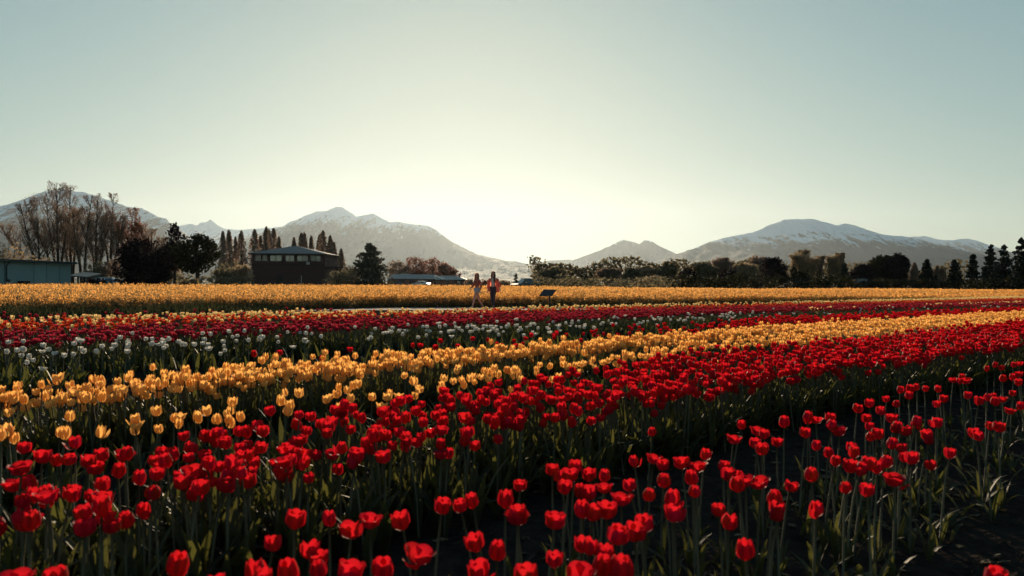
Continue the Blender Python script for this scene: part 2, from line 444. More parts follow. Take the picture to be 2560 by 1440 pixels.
def bare_tree(name, label, px, D, top, hw, leaf, seed, stems=3, lean=0.0, group=None, nl=1500, size=0.16, bark='bark', fan=0.5, start=0.28):
    """Upright spring tree: several rising stems, fine branches, sparse small leaves."""
    rng = np.random.RandomState(seed)
    b = at(px, 715, D); Ht = at(px, top, D).z; R_ = hw / F_PX * D; nl = int(nl * 5.0); size *= .62
    root = empty(name, (b.x, D, 0)); tag(root, label, 'tree', group)
    m, br = MB(), MB(); tips = []
    for s in range(stems):
        f = (s - (stems - 1) / 2) / max(1, stems - 1) * 2 if stems > 1 else 0
        x1 = (f * fan * R_ * 1.3) + lean * Ht; y1 = rng.uniform(-.5, .5) * R_ * .8
        hh = Ht * rng.uniform(0.86, 1.0) * (1 - 0.14 * abs(f))
        if s == stems // 2: hh = Ht
        pts = []
        for t in np.linspace(0, 1, 9):
            pts.append(Vector((x1 * t ** 1.15 + math.sin(t * 6 + s) * .10 + f * .15, y1 * t ** 1.2 + math.cos(t * 5 + s * 2) * .10, hh * t)))
        r0 = 0.13 + 0.011 * Ht / max(1, stems ** .4)
        m.tube(pts, [r0 * (1 - t * .9) for t in np.linspace(0, 1, 9)], 6)
        nb = 36
        for k in range(nb):
            t = rng.uniform(start, 0.93); i = min(7, int(t * 8)); fr = t * 8 - i
            p = pts[i].lerp(pts[i + 1], fr); a = rng.uniform(0, 6.283)
            Lb = R_ * rng.uniform(.35, .8) * (1.15 - t * .75) + .5
            up = min(Lb * rng.uniform(.9, 1.7), max(.3, hh * 1.0 - p.z)); Lb = min(Lb, up * 1.3)
            q = p + Vector((math.cos(a) * Lb * .45, math.sin(a) * Lb * .45, up * .42)); e = p + Vector((math.cos(a) * Lb * .8, math.sin(a) * Lb * .8, up))
            br.tube([p, q, e], [.045, .032, .012], 3, cap=False)
            tips += [p.lerp(q, .6), q, q.lerp(e, .3), q.lerp(e, .6), e]
            for j in range(3):
                c = q.lerp(e, rng.uniform(0, .9)); a2 = rng.uniform(0, 6.283); l2 = Lb * rng.uniform(.25, .45)
                e2 = c + Vector((math.cos(a2) * l2 * .6, math.sin(a2) * l2 * .6, l2))
                br.tube([c, e2], [.024, .010], 3, cap=False); tips += [c.lerp(e2, .5), e2]
    m.build('trunk', M[bark], root, smooth=True)
    br.build('branches', M[bark], root)
    T = np.array([tuple(t) for t in tips])
    P = T[rng.choice(len(T), nl)] + rng.normal(size=(nl, 3)) * (.12, .12, .2)
    P = P[P[:, 2] < Ht * 1.0]
    V, Fq = cards(P, size, rng, upright=.3, aspect=1.4)
    np_obj('crown', V, Fq, M[leaf], parent=root)
    return root

def column_poplar(name, label, px, D, top, hw, leaf, seed, group=None, nl=1500, size=0.22):
    """Narrow poplar: branches hugging the trunk, pointed top."""
    rng = np.random.RandomState(seed)
    b = at(px, 715, D); Ht = at(px, top, D).z; R_ = hw / F_PX * D
    root = empty(name, (b.x, D, 0)); tag(root, label, 'tree', group)
    m = MB(); lx = rng.uniform(-.12, .12)
    m.tube([(0, 0, 0), (lx, 0, Ht * .5), (lx * 2, 0, Ht * .97)], [.22, .14, .03], 6)
    m.build('trunk', M['bark'], root)
    br = MB()
    for k in range(26):
        t = rng.uniform(.10, .85); a = rng.uniform(0, 6.283); w = R_ * rng.uniform(.5, 1.0) * (1 - t * .55)
        br.tube([(lx * 2 * t, 0, t * Ht), (math.cos(a) * w * .8, math.sin(a) * w * .8, t * Ht + w * 1.6), (math.cos(a) * w, math.sin(a) * w, min(Ht * .9, t * Ht + w * 3.6))], [.05, .035, .012], 3, cap=False)
    br.build('branches', M['bark_pale'], root)
    t = rng.uniform(.06, 1, nl) ** .85; a = rng.uniform(0, 6.283, nl)
    w = R_ * 1.65 * np.sqrt(rng.uniform(0, 1, nl)) * np.clip(np.minimum(t * 4 + .25, 1) * (1 - t) ** .55 * 1.25, 0.02, 1) * (0.8 + 0.4 * vnoise(t * 9 + seed, a * 1.2))
    P = np.stack([lx * 2 * t + np.cos(a) * w, np.sin(a) * w, t * Ht], -1)
    V, Fq = cards(P, size, rng, upright=.6, aspect=1.9)
    V = V * np.array([1, 1, Ht / max(Ht, V[:, 2].max())])
    np_obj('crown', V, Fq, M[leaf], parent=root)
    return root

def conifer(name, label, px, D, top, hw, leaf, seed, group=None, tiers=13, per=9, size=0.34, broad=0.9, base_z=0.5, full=.5):
    """Conifer: whorls of drooping boughs clothed in needle sprays."""
    rng = np.random.RandomState(seed)
    b = at(px, 715, D); Ht = at(px, top, D).z; R_ = hw / F_PX * D
    root = empty(name, (b.x, D, 0)); tag(root, label, 'conifer', group)
    m = MB(); m.tube([(0, 0, 0), (0, 0, Ht * .5), (.05, 0, Ht)], [.05 + Ht * .022, .03 + Ht * .013, .02], 7)
    m.build('trunk', M['bark'], root)
    br = MB(); P = []
    for k in range(tiers):
        t = (k + rng.uniform(-.5, .5)) / tiers
        z = base_z + (Ht - base_z) * max(0, t); w = R_ * (1 - max(0, t)) ** broad * rng.uniform(.75, 1.12) + .12
        for j in range(per):
            a = 2 * math.pi * j / per + rng.uniform(-.4, .4) + k; l = w * rng.uniform(full, 1.15); z_ = z; z = z + rng.uniform(-.5, .5) * Ht / tiers
            e = Vector((math.cos(a) * l, math.sin(a) * l, z + l * rng.uniform(-.12, .22)))
            br.tube([(0, 0, z), (e.x * .5, e.y * .5, z - l * .03), e], [.05, .035, .012], 3, cap=False)
            n = int(6 + l * 9)
            for q in range(n):
                f = rng.uniform(.12, 1.03)
                P.append((e.x * f + rng.normal() * .12 * l * .7, e.y * f + rng.normal() * .12 * l * .7, z + (e.z - z) * f - abs(rng.normal()) * .3 * l * .5 + .05))
            z = z_
    br.build('branches', M['bark'], root)
    for q in range(14): P.append((rng.normal() * .06, rng.normal() * .06, Ht - rng.uniform(0, .12) * Ht))
    P = np.array(P); P = P[P[:, 2] > .1]; P[:, 2] = np.minimum(P[:, 2], Ht)
    V, Fq = cards(P, size, rng, upright=.2)
    np_obj('crown', V, Fq, M[leaf], parent=root)
    return root

# --- left of the dark house
bare_tree('poplar', 'bare spring poplar leaning left above the teal shed roof', 100, 112, 512, 62, 'leaf_brown', 11, 3, -0.22, nl=1300)
bare_tree('poplar', 'tallest of the bare poplars with fanned stems behind the teal shed', 146, 116, 455, 60, 'leaf_brown', 12, 4, -0.10, nl=2300, fan=.6)
bare_tree('poplar', 'bare poplar rising just right of the tallest fanned poplar', 178, 118, 462, 46, 'leaf_brown', 13, 3, -0.02, nl=1800)
bare_tree('poplar', 'bare poplar with twin straight trunks at the shed corner', 206, 110, 488, 34, 'leaf_brown', 14, 2, 0.0, nl=1500)
bare_tree('poplar', 'bushy upright poplar behind the low lean-to', 240, 114, 484, 36, 'leaf_brown', 15, 3, 0.02, nl=1900)
bare_tree('poplar', 'upright poplar with spiky top beside the rust coloured tree', 276, 117, 482, 30, 'leaf_brown', 16, 3, 0.03, nl=1900)
bare_tree('rust_tree', 'tree with rusty pink young leaves behind the round plum bush', 330, 120, 520, 40, 'leaf_rust', 17, 3, 0.0, nl=2200, size=.2)
bare_tree('small_tree', 'pale brown small tree between rust tree and dark trees', 378, 118, 572, 30, 'leaf_brown', 18, 3, 0.0, nl=1300, size=.2)
bush('shrub', 'tan shrub showing above the roof at the left end of shed', 30, 100, 588, 62, 'leaf_tan', 21, nl=900)
bush('shrub', 'tan shrub behind the shed under the leaning poplar', 95, 104, 628, 60, 'leaf_tan', 22, nl=800)
bush('shrub', 'olive undergrowth bush behind the lean-to', 240, 100, 640, 42, 'leaf_olive', 23, nl=1000)
bush('shrub', 'brown undergrowth bush left of the round plum bush', 285, 100, 632, 38, 'leaf_brown', 24, nl=900)
bush('shrub', 'low dark bush between the lean-to and round plum bush', 245, 78, 691, 26, 'leaf_black', 25, nl=600)
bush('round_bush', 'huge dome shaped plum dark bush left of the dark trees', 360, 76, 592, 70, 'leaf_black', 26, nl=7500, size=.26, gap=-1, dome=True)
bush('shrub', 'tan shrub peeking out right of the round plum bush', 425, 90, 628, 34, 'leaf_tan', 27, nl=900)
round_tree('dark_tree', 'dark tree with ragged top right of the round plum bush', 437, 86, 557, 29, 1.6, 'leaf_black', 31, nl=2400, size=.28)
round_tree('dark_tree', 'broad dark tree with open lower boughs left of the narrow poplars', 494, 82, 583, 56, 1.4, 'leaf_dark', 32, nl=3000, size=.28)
bush('shrub', 'low tan shrub under the broad dark tree', 475, 80, 692, 34, 'leaf_olive', 33, nl=500)
bush('shrub', 'grey olive shrub left of the dark house', 596, 98, 654, 44, 'leaf_tan', 34, nl=1200)
bush('shrub', 'olive shrub between broad dark tree and dark house', 552, 96, 664, 34, 'leaf_olive', 35, nl=900)
bush('shrub', 'dark thicket at the foot of the narrow poplar row', 575, 120, 640, 50, 'leaf_olive', 36, nl=1200)
ORD = ['first', 'second', 'third', 'fourth', 'fifth', 'sixth', 'seventh', 'eighth', 'ninth', 'tenth', 'eleventh']
for i, (px, top, hw) in enumerate([(557, 576, 9), (573, 574, 9), (589, 590, 7), (605, 575, 10), (634, 571, 12), (648, 588, 9), (663, 565, 9), (673, 571, 9), (686, 569, 11), (698, 590, 8)]):
    column_poplar('narrow_poplar', f'narrow brown poplar, {ORD[i]} from the left in the row left of the house roof peak', px, 148 + (i * 37 % 11), top, hw, 'leaf_brown', 40 + i, 'narrow poplars in a row')
for i, (px, top, hw) in enumerate([(737, 592, 8), (750, 580, 9), (763, 579, 8), (778, 588, 8), (795, 585, 8), (808, 574, 12), (823, 586, 9), (837, 603, 8), (852, 620, 8)]):
    column_poplar('narrow_poplar', f'narrow brown poplar, {ORD[i]} from the left in the row right of the house roof peak', px, 150 + (i * 29 % 9), top, hw, 'leaf_brown', 55 + i, 'narrow poplars in a row')
# --- middle
bush('shrub', 'olive shrub under the raised deck of the dark house', 845, 108, 668, 40, 'leaf_olive', 71, nl=900)
bush('shrub', 'grey olive shrub left of the broad lone conifer', 885, 112, 655, 34, 'leaf_olive', 72, nl=900)
conifer('lone_conifer', 'broad lone conifer with spiky crown left of the low house', 925, 106, 606, 66, 'needle_soft', 73, tiers=17, per=12, broad=.78, size=.34, full=.6)
for k, (px, top, hw, mt, lab) in enumerate([(1000, 650, 32, 'leaf_brown', 'brown thicket tree next to the lone conifer behind the low house'),
        (1040, 640, 36, 'leaf_rust', 'rust coloured thicket tree behind the middle of the low house roof'),
        (1082, 643, 36, 'leaf_rust', 'round rust coloured thicket tree above the roof light'),
        (1118, 660, 30, 'leaf_rust', 'low rust coloured thicket tree behind right wing of the low house')]):
    round_tree('thicket_tree', lab, px, 236, top, hw, 0.4, mt, 80 + k, nl=2600, size=.42, bark='bark_pale')
bush('shrub', 'pale brown shrub right of the low house', 1182, 128, 692, 26, 'leaf_brown', 85, nl=500)
bush('shrub', 'low brown shrub seen between the two walkers', 1212, 130, 694, 22, 'leaf_rust', 86, nl=400)
bush('shrub', 'low tan shrub right of the walkers', 1258, 128, 696, 24, 'leaf_tan', 87, nl=500)
bush('shrub', 'low olive shrub left of the parked off-roader', 1276, 126, 699, 18, 'leaf_olive', 88, nl=400)
conifer('small_conifer', 'tiny pointed conifer left of the parked off-roader', 1290, 136, 683, 8, 'needle_soft', 89, tiers=9, per=7, size=.25)
# --- right hand belt
belt = [
 ('bush', 'shrub', 'olive shrub beginning the belt right of the off-roader', 1346, 118, 684, 22, 'leaf_olive'),
 ('round', 'dark_tree', 'olive tree forming the first hump of the right belt', 1383, 120, 667, 34, 'leaf_olive'),
 ('bush', 'shrub', 'dark olive shrub directly above the tilted info board', 1420, 112, 681, 38, 'leaf_olive'),
 ('bush', 'shrub', 'dark shrub between first hump and round brown tree', 1465, 114, 682, 32, 'leaf_dark'),
 ('bare', 'round_bare_tree', 'round brown bare branched tree in the right belt', 1524, 116, 671, 30, 'leaf_brown'),
 ('bush', 'shrub', 'tan shrub in front of the round brown bare tree', 1552, 108, 692, 34, 'leaf_tan'),
 ('round', 'thicket_tree', 'small olive tree right of the round brown bare tree', 1578, 122, 669, 24, 'leaf_olive'),
 ('round', 'thicket_tree', 'tan topped tree left of the tallest olive hump', 1618, 122, 664, 28, 'leaf_tan'),
 ('bush', 'shrub', 'tan bush at the foot of the tan topped tree', 1630, 106, 684, 38, 'leaf_tan'),
 ('round', 'thicket_tree', 'olive tree forming the hump left of the plum dark tree', 1668, 120, 654, 28, 'leaf_olive'),
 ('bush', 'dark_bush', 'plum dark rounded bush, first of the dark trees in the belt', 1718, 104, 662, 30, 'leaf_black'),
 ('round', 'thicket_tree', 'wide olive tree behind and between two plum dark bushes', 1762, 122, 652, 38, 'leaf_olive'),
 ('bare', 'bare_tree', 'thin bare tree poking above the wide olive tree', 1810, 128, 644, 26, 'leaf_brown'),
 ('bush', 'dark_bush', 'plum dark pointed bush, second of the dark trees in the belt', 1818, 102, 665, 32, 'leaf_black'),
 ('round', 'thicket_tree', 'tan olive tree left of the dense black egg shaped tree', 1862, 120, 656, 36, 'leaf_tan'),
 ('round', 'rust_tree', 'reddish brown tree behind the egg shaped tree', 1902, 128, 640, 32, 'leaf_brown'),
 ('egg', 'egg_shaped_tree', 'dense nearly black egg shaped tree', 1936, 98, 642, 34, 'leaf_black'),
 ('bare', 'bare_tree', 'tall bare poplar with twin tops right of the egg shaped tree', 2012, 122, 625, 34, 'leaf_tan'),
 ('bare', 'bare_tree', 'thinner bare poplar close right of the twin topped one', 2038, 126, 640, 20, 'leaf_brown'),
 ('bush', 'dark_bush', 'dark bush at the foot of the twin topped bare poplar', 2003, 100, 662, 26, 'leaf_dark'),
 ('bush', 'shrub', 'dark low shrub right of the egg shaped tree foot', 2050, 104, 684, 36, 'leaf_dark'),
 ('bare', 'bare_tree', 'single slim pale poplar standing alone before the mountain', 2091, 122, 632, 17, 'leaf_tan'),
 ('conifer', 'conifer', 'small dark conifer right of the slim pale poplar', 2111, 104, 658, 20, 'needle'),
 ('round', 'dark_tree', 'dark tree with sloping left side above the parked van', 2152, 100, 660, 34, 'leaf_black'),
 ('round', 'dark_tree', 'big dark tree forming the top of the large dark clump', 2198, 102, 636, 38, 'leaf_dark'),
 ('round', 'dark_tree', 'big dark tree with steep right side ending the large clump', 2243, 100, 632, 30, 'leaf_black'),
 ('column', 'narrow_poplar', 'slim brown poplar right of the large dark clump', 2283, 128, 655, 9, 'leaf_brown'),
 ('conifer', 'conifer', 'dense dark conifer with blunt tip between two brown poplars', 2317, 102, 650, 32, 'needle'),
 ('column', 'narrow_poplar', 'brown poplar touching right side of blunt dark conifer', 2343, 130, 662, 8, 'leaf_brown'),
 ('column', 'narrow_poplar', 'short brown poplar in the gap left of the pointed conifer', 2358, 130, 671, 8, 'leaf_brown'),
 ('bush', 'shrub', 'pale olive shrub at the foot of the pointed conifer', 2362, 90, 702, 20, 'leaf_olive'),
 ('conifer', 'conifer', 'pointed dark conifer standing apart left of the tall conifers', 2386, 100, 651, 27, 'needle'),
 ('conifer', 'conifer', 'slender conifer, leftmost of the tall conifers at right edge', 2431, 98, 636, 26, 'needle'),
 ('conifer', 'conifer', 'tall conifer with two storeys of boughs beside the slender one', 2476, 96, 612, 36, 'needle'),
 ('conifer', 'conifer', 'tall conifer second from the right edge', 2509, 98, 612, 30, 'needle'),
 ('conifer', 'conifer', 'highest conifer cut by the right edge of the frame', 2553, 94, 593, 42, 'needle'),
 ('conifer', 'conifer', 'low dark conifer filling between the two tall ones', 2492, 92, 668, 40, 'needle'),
]
for k, (ty, nm, lab, px, D, top, hw, mt) in enumerate(belt):
    sd = 200 + k
    if ty == 'bush': bush(nm, lab, px, D, top, hw, mt, sd, nl=1500 if 'dark' in nm else 900, gap=.16 if 'dark' in nm else .2, size=.32)
    elif ty == 'round': round_tree(nm, lab, px, D, top, hw, 0.25, mt, sd, nl=3400, size=.36)
    elif ty == 'egg': round_tree(nm, lab, px, D, top, hw, 0.7, mt, sd, nl=3400, size=.24, gap=.05, lobes=7)
    elif ty == 'bare': bare_tree(nm, lab, px, D, top, hw, mt, sd, 3 if hw > 20 else 2, 0, nl=2600, size=.2)
    elif ty == 'column': column_poplar(nm, lab, px, D, top, hw, mt, sd)
    else: conifer(nm, lab, px, D, top, hw, mt, sd, tiers=19, per=10, broad=.8, size=.3)
# long low hedge that closes the foot of the belt
def hedge(name, label, pts, h, leaf, seed, n, size=.28):
    rng = np.random.RandomState(seed)
    pts = [Vector(p) for p in pts]
    k = rng.randint(0, len(pts) - 1, n); f = rng.uniform(0, 1, n)
    A = np.array([tuple(p) for p in pts])
    P = A[k] * (1 - f[:, None]) + A[k + 1] * f[:, None]
    hh = h * (0.6 + 0.7 * fbm(P[:, 0] * .35 + seed, P[:, 1] * .1, 3))
    P[:, 2] = hh * rng.uniform(0, 1, n) ** .8
    P[:, :2] += rng.normal(size=(n, 2)) * .5
    V, Fq = cards(P, size, rng)
    o = np_obj(name, V, Fq, M[leaf])
    o['label'] = label
    return tag(o, label, 'hedge')
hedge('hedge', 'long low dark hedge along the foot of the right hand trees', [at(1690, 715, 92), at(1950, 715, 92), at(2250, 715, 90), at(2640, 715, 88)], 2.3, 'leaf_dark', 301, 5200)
hedge('hedge', 'low brown hedge behind the field left of the dark house', [at(420, 715, 88), at(560, 715, 92), at(625, 715, 98)], 1.7, 'leaf_olive', 302, 900)
hedge('hedge', 'hazy brown thicket filling the gaps behind the right hand belt', [at(1330, 715, 132), at(1500, 715, 132), at(1700, 715, 134), at(1900, 715, 134), at(2100, 715, 132), at(2420, 715, 130)], 5.0, 'leaf_olive', 304, 13000, .44)
hedge('hedge', 'low olive hedge behind the field under the first humps of the belt', [at(1330, 715, 100), at(1500, 715, 98), at(1700, 715, 94)], 2.0, 'leaf_olive', 303, 1900)

# ------------------------------------------------------------------ canola field
def interp(poly, x):
    return np.interp(x, [p[0] for p in poly], [p[1] for p in poly])
NEAR = [(-60, -1), (-30, 21), (-15, 27.4), (-6, 38.0), (0, 39.2), (10, 41.5), (30, 51.5), (48, 66)]
FAR = [(-60, 52), (-30, 58), (-22, 62), (-12, 84), (0, 78), (10, 66), (20, 62), (40, 70), (48, 72)]
M['canola'] = mat("canola_petal", (0.88, 0.40, 0.095), 0.75, 0.1, noise=(1.6, (0.90, 0.47, 0.15), 0.25), translucent=0.6)
M['canola_stem'] = mat("canola_stem", (0.18, 0.15, 0.07), 0.8, 0.1, noise=(1.2, (0.27, 0.18, 0.10), 0.2), translucent=0.55)
def canola():
    rng = np.random.RandomState(5)
    xs, ys, big = [], [], []
    X = rng.uniform(-58, 47, 60000); U = rng.uniform(0, 1, 60000)
    a, b = interp(NEAR, X), interp(FAR, X)
    Y = a + (b - a) * U
    vis = (np.abs(X) < Y * 0.72 + 3)
    X, Y, a = X[vis], Y[vis], a[vis]
    keep = rng.uniform(0, 1, len(X)) < np.clip(0.35 + 0.65 * np.exp(-(Y - a) / 6), 0, 1)
    X, Y, a = X[keep], Y[keep], a[keep]
    Xe = rng.uniform(-58, 47, 5000); Ye = interp(NEAR, Xe) + np.abs(rng.normal(size=5000)) * 1.6
    ve = np.abs(Xe) < Ye * 0.72 + 3
    X = np.concatenate([X, Xe[ve]]); Y = np.concatenate([Y, Ye[ve]])
    edge = np.clip((Y - interp(NEAR, X)) / 5.0, 0, 1)
    n = len(X)
    H = 0.50 + 0.34 * edge + 0.16 * (fbm(X * .22, Y * .16, 3) - .5) + rng.uniform(-.09, .09, n)
    patch = fbm(X * .13 + 40, Y * .1 + 3, 3)
    # stems: one upright sliver each
    an = rng.uniform(0, math.pi, n); w = 0.018
    dx, dy = np.cos(an) * w, np.sin(an) * w
    lx, ly = rng.normal(size=n) * .06, rng.normal(size=n) * .06
    z = np.zeros(n)
    SV = np.stack([np.stack([X - dx, Y - dy, z], -1), np.stack([X + dx, Y + dy, z], -1), np.stack([X + lx + dx * .4, Y + ly + dy * .4, H], -1), np.stack([X + lx - dx * .4, Y + ly - dy * .4, H], -1)], 1).reshape(-1, 3)
    SF = np.arange(n * 4).reshape(-1, 4)
    # leaves on the lower half, only near the field edge
    ne = np.where(edge < 0.9)[0]; ne = np.repeat(ne, 2)
    LP = np.stack([X[ne] + rng.normal(size=len(ne)) * .10, Y[ne] + rng.normal(size=len(ne)) * .10, H[ne] * rng.uniform(.05, .72, len(ne))], -1)
    LV, LF = cards(LP, .13, rng, upright=.3, aspect=1.8)
    # flower heads
    k = np.repeat(np.arange(n), np.where(edge < .6, 15, 11))
    low = np.where(X[k] > 6, .42, np.where(patch[k] > .60, .35, .08))
    t = 1 - (1 - low) * rng.uniform(0, 1, len(k)) ** 1.4
    FP = np.stack([X[k] + lx[k] * t + rng.normal(size=len(k)) * .085, Y[k] + ly[k] * t + rng.normal(size=len(k)) * .085, H[k] * t + rng.uniform(-.02, .06, len(k))], -1)
    FV, FF = cards(FP, .058, rng, upright=.2)
    far = np.clip((FP[:, 1] - 30) / 60, 0, 1)
    C = FP[:, None, :]
    FV = ((FV.reshape(-1, 4, 3) - C) * (1 + far[:, None, None] * 0.9) + C).reshape(-1, 3)
    V = np.concatenate([SV, LV, FV]); Fq = np.concatenate([SF, LF + len(SV), FF + len(SV) + len(LV)])
    mi = np.concatenate([np.zeros(len(SF)), np.zeros(len(LF)), np.ones(len(FF))])
    o = np_obj('canola', V, Fq, [M['canola_stem'], M['canola']], mi)
    tag(o, 'wide field of flowering golden yellow canola behind the tulips', kind='stuff')
canola()
# rough grass verge between canola and tulips
M['verge'] = mat("verge_grass", (0.055, 0.065, 0.025), 0.85, 0.1, noise=(1.0, (0.10, 0.085, 0.04), 0.2), translucent=0.25)
def verge():
    rng = np.random.RandomState(6); n = 42000
    X = rng.uniform(-40, 50, n); Y = interp(NEAR, X) - np.abs(rng.normal(size=n)) * 1.9 + 0.5
    mid = (X > -9) & (X < 7)
    k = (np.abs(X) < Y * .72 + 2) & (~mid | (rng.uniform(0, 1, n) < .35) & (Y > interp(NEAR, X) - .5))
    X, Y = X[k], Y[k]; n = len(X)
    tall = 0.10 + 0.30 * np.clip(fbm(X * .25, Y * .2 + 9, 3) * 2 - .7, 0, 1)
    P = np.stack([X, Y, tall * .5], -1)
    an = rng.uniform(0, 3.14, n); w = .02
    dx, dy = np.cos(an) * w, np.sin(an) * w; lx, ly = rng.normal(size=n) * .1, rng.normal(size=n) * .1
    V = np.stack([np.stack([X - dx, Y - dy, 0 * X], -1), np.stack([X + dx, Y + dy, 0 * X], -1), np.stack([X + lx + dx * .2, Y + ly, tall * rng.uniform(.6, 1.3, n)], -1), np.stack([X + lx * .5 - dx * .8, Y + ly * .5, tall * .5], -1)], 1).reshape(-1, 3)
    tag(np_obj('verge_grass', V, np.arange(n * 4).reshape(-1, 4), M['verge']), 'rough green grass along the front edge of the canola', kind='stuff')
verge()
# ------------------------------------------------------------------ tulips
def petal_mat(name, base, tcol, tr=0.5, rough=0.6, base2=None):
    return mat(name, base, rough, 0.06, noise=(55.0, base2 or tuple(c * 0.8 for c in base), 0.3), translucent=tr, tcol=tcol, vary=0.22)
PM = {
 'red': petal_mat("petal_red", (0.42, 0.010, 0.017), (0.80, 0.014, 0.024), 0.45),
 'yellow': petal_mat("petal_yellow", (0.92, 0.475, 0.125), (1.0, 0.52, 0.14), 0.58),
 'white': petal_mat("petal_white", (0.72, 0.70, 0.66), (0.74, 0.70, 0.62), 0.35),
 'crimson': petal_mat("petal_crimson", (0.29, 0.022, 0.036), (0.50, 0.036, 0.060), 0.40),
 'orange': petal_mat("petal_orange", (0.56, 0.055, 0.022), (0.78, 0.085, 0.03), 0.48),
 'cream': petal_mat("petal_cream", (0.86, 0.60, 0.26), (0.92, 0.66, 0.28), 0.5),
}
M['stem'] = mat("tulip_stem", (0.10, 0.10, 0.06), 0.6, 0.25, vary=0.2)
M['tleaf'] = mat("tulip_leaf", (0.026, 0.036, 0.019), 0.6, 0.22, noise=(30.0, (0.040, 0.046, 0.022), 0.25), translucent=0.34, tcol=(0.14, 0.14, 0.032), vary=0.3)

def petal_geo(nu, nv, Hh, Rm, op, half, inner, seed, blunt=0.0):
    """Cupped petal: op < 0.5 closes at the tip, op > 0.5 flares outwards. Petal centre points to +Y."""
    rng = np.random.RandomState(seed)
    V = []
    if blunt > .5: half = half * 1.28; Hh = Hh * .90; Rm = Rm * 1.03
    wob = rng.uniform(-1, 1, 4)
    for i in range(nv + 1):
        s = i / nv
        wf = (max(s, 0.0) + 0.05) ** 0.40 * (max(0.0, 1 - s ** (3.4 + 4.5 * blunt))) ** (0.62 - .25 * blunt) * 1.02
        if i == nv: wf = 0.06 + .5 * blunt
        if s < 0.42: r = Rm * (0.20 + 0.80 * math.sin(s / 0.42 * math.pi / 2) ** 0.75)
        else: r = Rm * (1 + (op - 0.55) * 1.5 * ((s - 0.42) / 0.58) ** 2.0)
        if inner: r *= 0.86
        z = Hh * (s - max(0, op - 0.6) * 0.35 * s * s) + (0.0 if not inner else Hh * 0.03)
        for j in range(nu + 1):
            w = -1 + 2 * j / nu
            a = w * wf * half + wob[0] * 0.06
            rr = r * (1 + 0.05 * wob[1] * w * s + 0.10 * w * w * s * (1 if wob[2] > 0 else -0.6))
            zz = z - Hh * (0.05 + .06 * blunt * s) * w * w * s + Hh * 0.025 * wob[3] * w
            V.append((math.sin(a) * rr, math.cos(a) * rr, zz))
    Fq = []
    for i in range(nv):
        for j in range(nu):
            a = i * (nu + 1) + j
            Fq.append((a, a + 1, a + nu + 2, a + nu + 1))
    return np.array(V), np.array(Fq)

# one bloom variant: (height, radius, openness, half angle)
VAR = [(0.070, 0.030, 0.30, 0.72), (0.066, 0.032, 0.48, 0.74), (0.064, 0.034, 0.62, 0.74), (0.074, 0.029, 0.38, 0.70), (0.060, 0.036, 0.80, 0.70), (0.068, 0.031, 0.55, 0.66)]
def bloom_geo(var, nu, nv, seed, blunt=0.0):
    Hh, Rm, op, half = VAR[var]
    Vs, Fs, o = [], [], 0
    for k in range(6):
        V, Fq = petal_geo(nu, nv, Hh, Rm, op, half, k % 2, seed * 10 + k, blunt)
        a = k * math.pi / 3 + 0.12 * math.sin(seed + k)
        c, s = math.cos(a), math.sin(a)
        V = np.stack([V[:, 0] * c - V[:, 1] * s, V[:, 0] * s + V[:, 1] * c, V[:, 2]], -1)
        Vs.append(V); Fs.append(Fq + o); o += len(V)
    return np.concatenate(Vs), np.concatenate(Fs)
def leaf_geo(nv, L, w, bend, seed, up=0.9):
    rng = np.random.RandomState(seed)
    V = []; tw = rng.uniform(-.6, .6)
    for i in range(nv + 1):
        s = i / nv
        el = up * math.pi / 2 * (1 - bend * s ** 1.6)
        if i == 0: x, z = 0.012, 0.0
        else:
            x += L / nv * math.cos(el); z += L / nv * math.sin(el)
        ww = w * (0.35 + 0.65 * math.sin(min(1, s * 1.5 + .1) * math.pi / 2)) * (1 - s ** 3.0) ** .7 if i < nv else 0.002
        c, q = math.cos(tw * s), math.sin(tw * s)
        V.append((x - q * ww * .2, -ww * c, z + ww * .30)); V.append((x, 0, z)); V.append((x + q * ww * .2, ww * c, z + ww * .30))
    Fq = []
    for i in range(nv):
        for j in range(2):
            a = i * 3 + j; Fq.append((a, a + 1, a + 4, a + 3))
    return np.array(V), np.array(Fq)
LEAVES = [(0.30, 0.024, 0.25), (0.26, 0.028, 0.55), (0.34, 0.020, 0.35), (0.22, 0.030, 0.9), (0.28, 0.026, 0.15), (0.31, 0.022, 0.7)]

BLUNT = {'red': .95, 'yellow': 0.15, 'white': .8, 'crimson': .8, 'orange': .6, 'cream': .3}
# shared meshes for the tulips built one by one
PETAL_ME, BLOOM_ME = {}, {}
def petal_mesh(col, var, inner, alt):
    k = (col, var, inner, alt)
    if k not in PETAL_ME:
        Hh, Rm, op, half = VAR[var]
        V, Fq = petal_geo(4, 6, Hh, Rm, op, half, inner, var * 31 + alt * 7 + inner, BLUNT[col])
        PETAL_ME[k] = np_mesh('petal', V, Fq, PM[col], smooth=True)
    return PETAL_ME[k]
def bloom_mesh(col, var):
    k = (col, var)
    if k not in BLOOM_ME:
        V, Fq = bloom_geo(var, 2, 3, var + 3, BLUNT[col])
        BLOOM_ME[k] = np_mesh('bloom', V, Fq, PM[col], smooth=True)
    return BLOOM_ME[k]
LEAF_ME = [np_mesh('leaf', *leaf_geo(5, L, w, b, i), M['tleaf'], smooth=True) for i, (L, w, b) in enumerate(LEAVES)]
STEM_ME = {}
def stem_mesh(h, lean, k):
    """Stem that ends at (lean, 0, h)."""
    key = (round(h, 2), round(lean, 2), k)
    if key not in STEM_ME:
        m = MB(); h, lean = key[0], key[1]
        m.tube([(0, 0, 0), (lean * .2 + .004 * k, 0, h * .4), (lean * .6, .003 * k, h * .75), (lean, 0, h)], [.0052, .0048, .0044, .0042], 6)
        STEM_ME[key] = m.mesh('stem', M['stem'], True)
    return STEM_ME[key]

